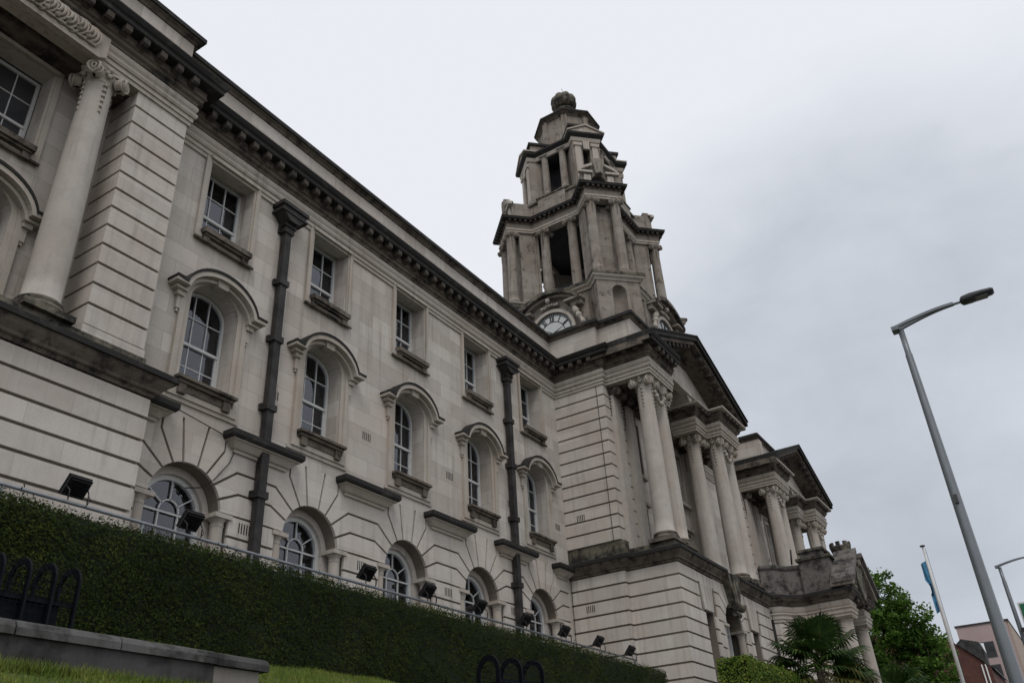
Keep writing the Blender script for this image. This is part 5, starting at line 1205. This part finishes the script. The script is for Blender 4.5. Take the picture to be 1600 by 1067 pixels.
# street lamps
def street_lamp(label, x, y, zt, rt, rb, tilt=0.0):
    T = thing('street_lamp', label, 'street lamp', (x, y, -1.6), 'street lamps along the road', local=True)
    H = zt+1.6
    mb = MB(); mb.tube([(0, 0, 0), (0, 0, 1.6)], 0.135, 16); mb.tube([(0, 0, 1.6), (0, 0, 1.75), (0, 0, H-0.55), (0, 0, H-0.5), (0, 0, H)], [rb*1.06, rb, rt*1.05, rt*0.9, rt*0.9], 16); mb.build('lamp_post', M['greylamp'], T, keep=False)
    mb = MB(); mb.box(-0.06, 0.06, -0.142, -0.12, 0.5, 1.1); mb.build('access_door', M['greylamp'], T, keep=False)
    mb = MB(); mb.box(-rb*1.1, -rb*0.7, -0.03, 0.03, 6.1, 6.25); mb.build('post_fitting', M['lamphead'], T, keep=False)
    mb = MB()                                                  # curved split arm reaching over the road (towards -y)
    def arm(x0, y): t = -y/1.15; return H+0.02+0.42*(1-(1-t)**2)*0.95
    for s in (-1, 1):
        vs = []; fs = []; n = 16
        for i in range(n+1):
            q = i/n; y_ = 0.10-1.10*q; zz = H+0.02+0.165*math.sin(max(0, q)*PI/2); xo = s*(0.075*(1-q)**1.0+0.012); w = 0.03
            zz2 = zz
            vs += [(xo-w, y_, zz2), (xo+w, y_, zz2), (xo+w, y_, zz2+0.05), (xo-w, y_, zz2+0.05)]
        for i in range(n):
            for k in range(4): a = i*4+k; b = i*4+(k+1) % 4; fs.append((a, b, b+4, a+4))
        fs += [(0, 1, 2, 3), (n*4+3, n*4+2, n*4+1, n*4)]; mb.add(vs, fs)
    mb.box(-0.11, 0.11, 0.02, 0.15, H-0.005, H+0.075); mb.tube([(0, -0.97, H+0.20), (0, -1.18, H+0.205)], 0.026, 8)
    mb.build('lamp_arm', M['greylamp'], T, keep=False)
    mb = MB(); vs = []; fs = []; secs = [(-1.12, 0.07, 0.03), (-1.16, 0.11, 0.07), (-1.30, 0.13, 0.075), (-1.52, 0.13, 0.055), (-1.66, 0.115, 0.045), (-1.70, 0.08, 0.03)]
    for y_, w, h in secs:
        zc = H+0.21+0.02*math.sin((-y_-1.12)*3)
        for k in range(12): a = 2*PI*k/12; ca, sa = math.cos(a), math.sin(a); vs.append((w*math.copysign(abs(ca)**0.6, ca), y_, zc+h*math.copysign(abs(sa)**0.6, sa)))
    for i in range(len(secs)-1):
        for k in range(12): fs.append((i*12+k, i*12+(k+1) % 12, (i+1)*12+(k+1) % 12, (i+1)*12+k))
    fs += [tuple(range(12)), tuple(range((len(secs)-1)*12, len(secs)*12))]; mb.add(vs, fs, True); hd = mb.build('lamp_head', M['lamphead'], T, keep=False)
    mb = MB(); mb.box(-0.085, 0.085, -1.58, -1.34, H+0.158, H+0.17); mb.build('lamp_lens', M['lens'], hd, keep=False)
    return T
street_lamp('tall grey street lamp standing nearest, its arm curving right over the road', 15.97, 0.93, 7.98, 0.06, 0.115)
street_lamp('smaller looking grey street lamp in the distance beside the green sign', 37.9, 1.52, 7.98, 0.07, 0.10)
# green direction sign
G = thing('road_sign', 'green direction sign with white border beside the distant street lamp', 'road sign', (37.6, 0.2, 4.6))
mb = MB(); mb.box(37.55, 37.58, -1.3, 1.34, 4.7, 6.55); mb.build('sign_back', M['white'], G)
mb = MB(); mb.box(37.535, 37.549, -1.24, 1.28, 4.76, 6.49); mb.build('sign_face', M['green'], G)
mb = MB(); mb.box(37.6, 37.8, 1.0, 1.5, 5.55, 5.68); mb.build('sign_bracket', M['black'], G)
for y in (-0.9, 0.8):
    mb = MB(); mb.tube([(37.66, y, -1.6), (37.66, y, 6.2)], 0.05, 8); mb.build('sign_post', M['steel'], G)

# red brick building and pink block down the street
B = thing('brick_building', 'old red brick building with slate roof behind the flagpole', 'building', (75, 9, -1.6))
mb = MB(); mb.plate([(5.6, -1.7), (16, -1.7), (16, 12.4), (9.2, 11.6), (8.6, 11.05), (8.0, 10.95), (7.55, 10.75), (5.85, 9.0), (5.6, 8.75)], (), 73.5, 74.0, lambda x, y, z: (y, x, z)); mb.build('gable_wall', M['brick'], B)
mb = MB(); mb.box(74.0, 84, 5.6, 16, -1.7, 8.7); mb.build('side_wall', M['brick'], B)
mb = MB(); mb.add([(73.7, 5.45, 8.7), (84, 5.45, 8.7), (84, 7.6, 10.8), (75.5, 7.6, 10.8), (73.7, 7.4, 10.5)], [(0, 1, 2, 3, 4)]); mb.add([(73.9, 5.4, 8.62), (84, 5.4, 8.62), (84, 5.4, 8.72), (73.9, 5.4, 8.72)], [(0, 1, 2, 3)]); mb.box(74, 84, 7.6, 16, 8.6, 10.75); mb.build('roof', M['slate'], B)
mb = MB(); mb.plate([(5.75, 8.9), (6.1, 9.35), (7.4, 10.6), (7.0, 10.9), (5.9, 10.55), (5.72, 9.9)], (), 73.35, 75.2, lambda x, y, z: (y, x, z)); mb.build('dormer', M['kerb'], B)
for y, z0, z1 in ((8.15, 6.4, 8.3),):
    mb = MB(); mb.box(73.42, 73.5, y-0.35, y+0.35, z0, z1); wn = mb.build('window', M['white'], B)
    for i in range(2):
        for k in range(5):
            mb = MB(); mb.box(73.40, 73.419, y-0.3+0.31*i, y-0.02+0.31*i, z0+0.06+0.36*k, z0+0.38+0.36*k); mb.build('pane', M['frame'], wn)
for y in (6.15, 5.9):
    mb = MB(); mb.tube([(73.42, y, -1.6), (73.42, y, 9.0)], 0.05, 8); mb.build('downpipe', M['white'], B)
P = thing('apartment_block', 'pale pink rendered apartment block with dark framed windows behind the brick building', 'building', (100, 7, -1.6))
mb = MB(); mb.box(94.6, 120, 4.75, 9.15, -1.7, 15.1); mb.build('pink_wall', M['pink'], P)
mb = MB(); mb.box(94.75, 121, 4.60, 4.748, -1.7, 15.1); mb.build('buff_wall', M['buff'], P)
mb = MB(); mb.box(94.5, 120.2, 4.55, 9.25, 15.1, 15.25); mb.build('roof_edge', M['kerb'], P)
mb = MB(); mb.box(94.3, 94.6, 9.15, 13, -1.7, 13.4); mb.build('lower_wing', M['pink'], P)
for k in range(5):
    z = 12.1-2.05*k
    mb = MB(); mb.box(94.55, 94.62, 6.35, 8.0, z, z+1.4); wn = mb.build('window', M['frame'], P)
    for y in (6.42, 7.2):
        mb = MB(); mb.box(94.53, 94.549, y, y+0.73, z+0.08, z+1.32); mb.build('pane', M['room'] if y < 7 else M['curtain'], wn)
for k in range(4):
    mb = MB(); mb.box(99+5*k, 101+5*k, 4.57, 4.599, 10.5, 12.0); mb.build('window', M['frame'], P)
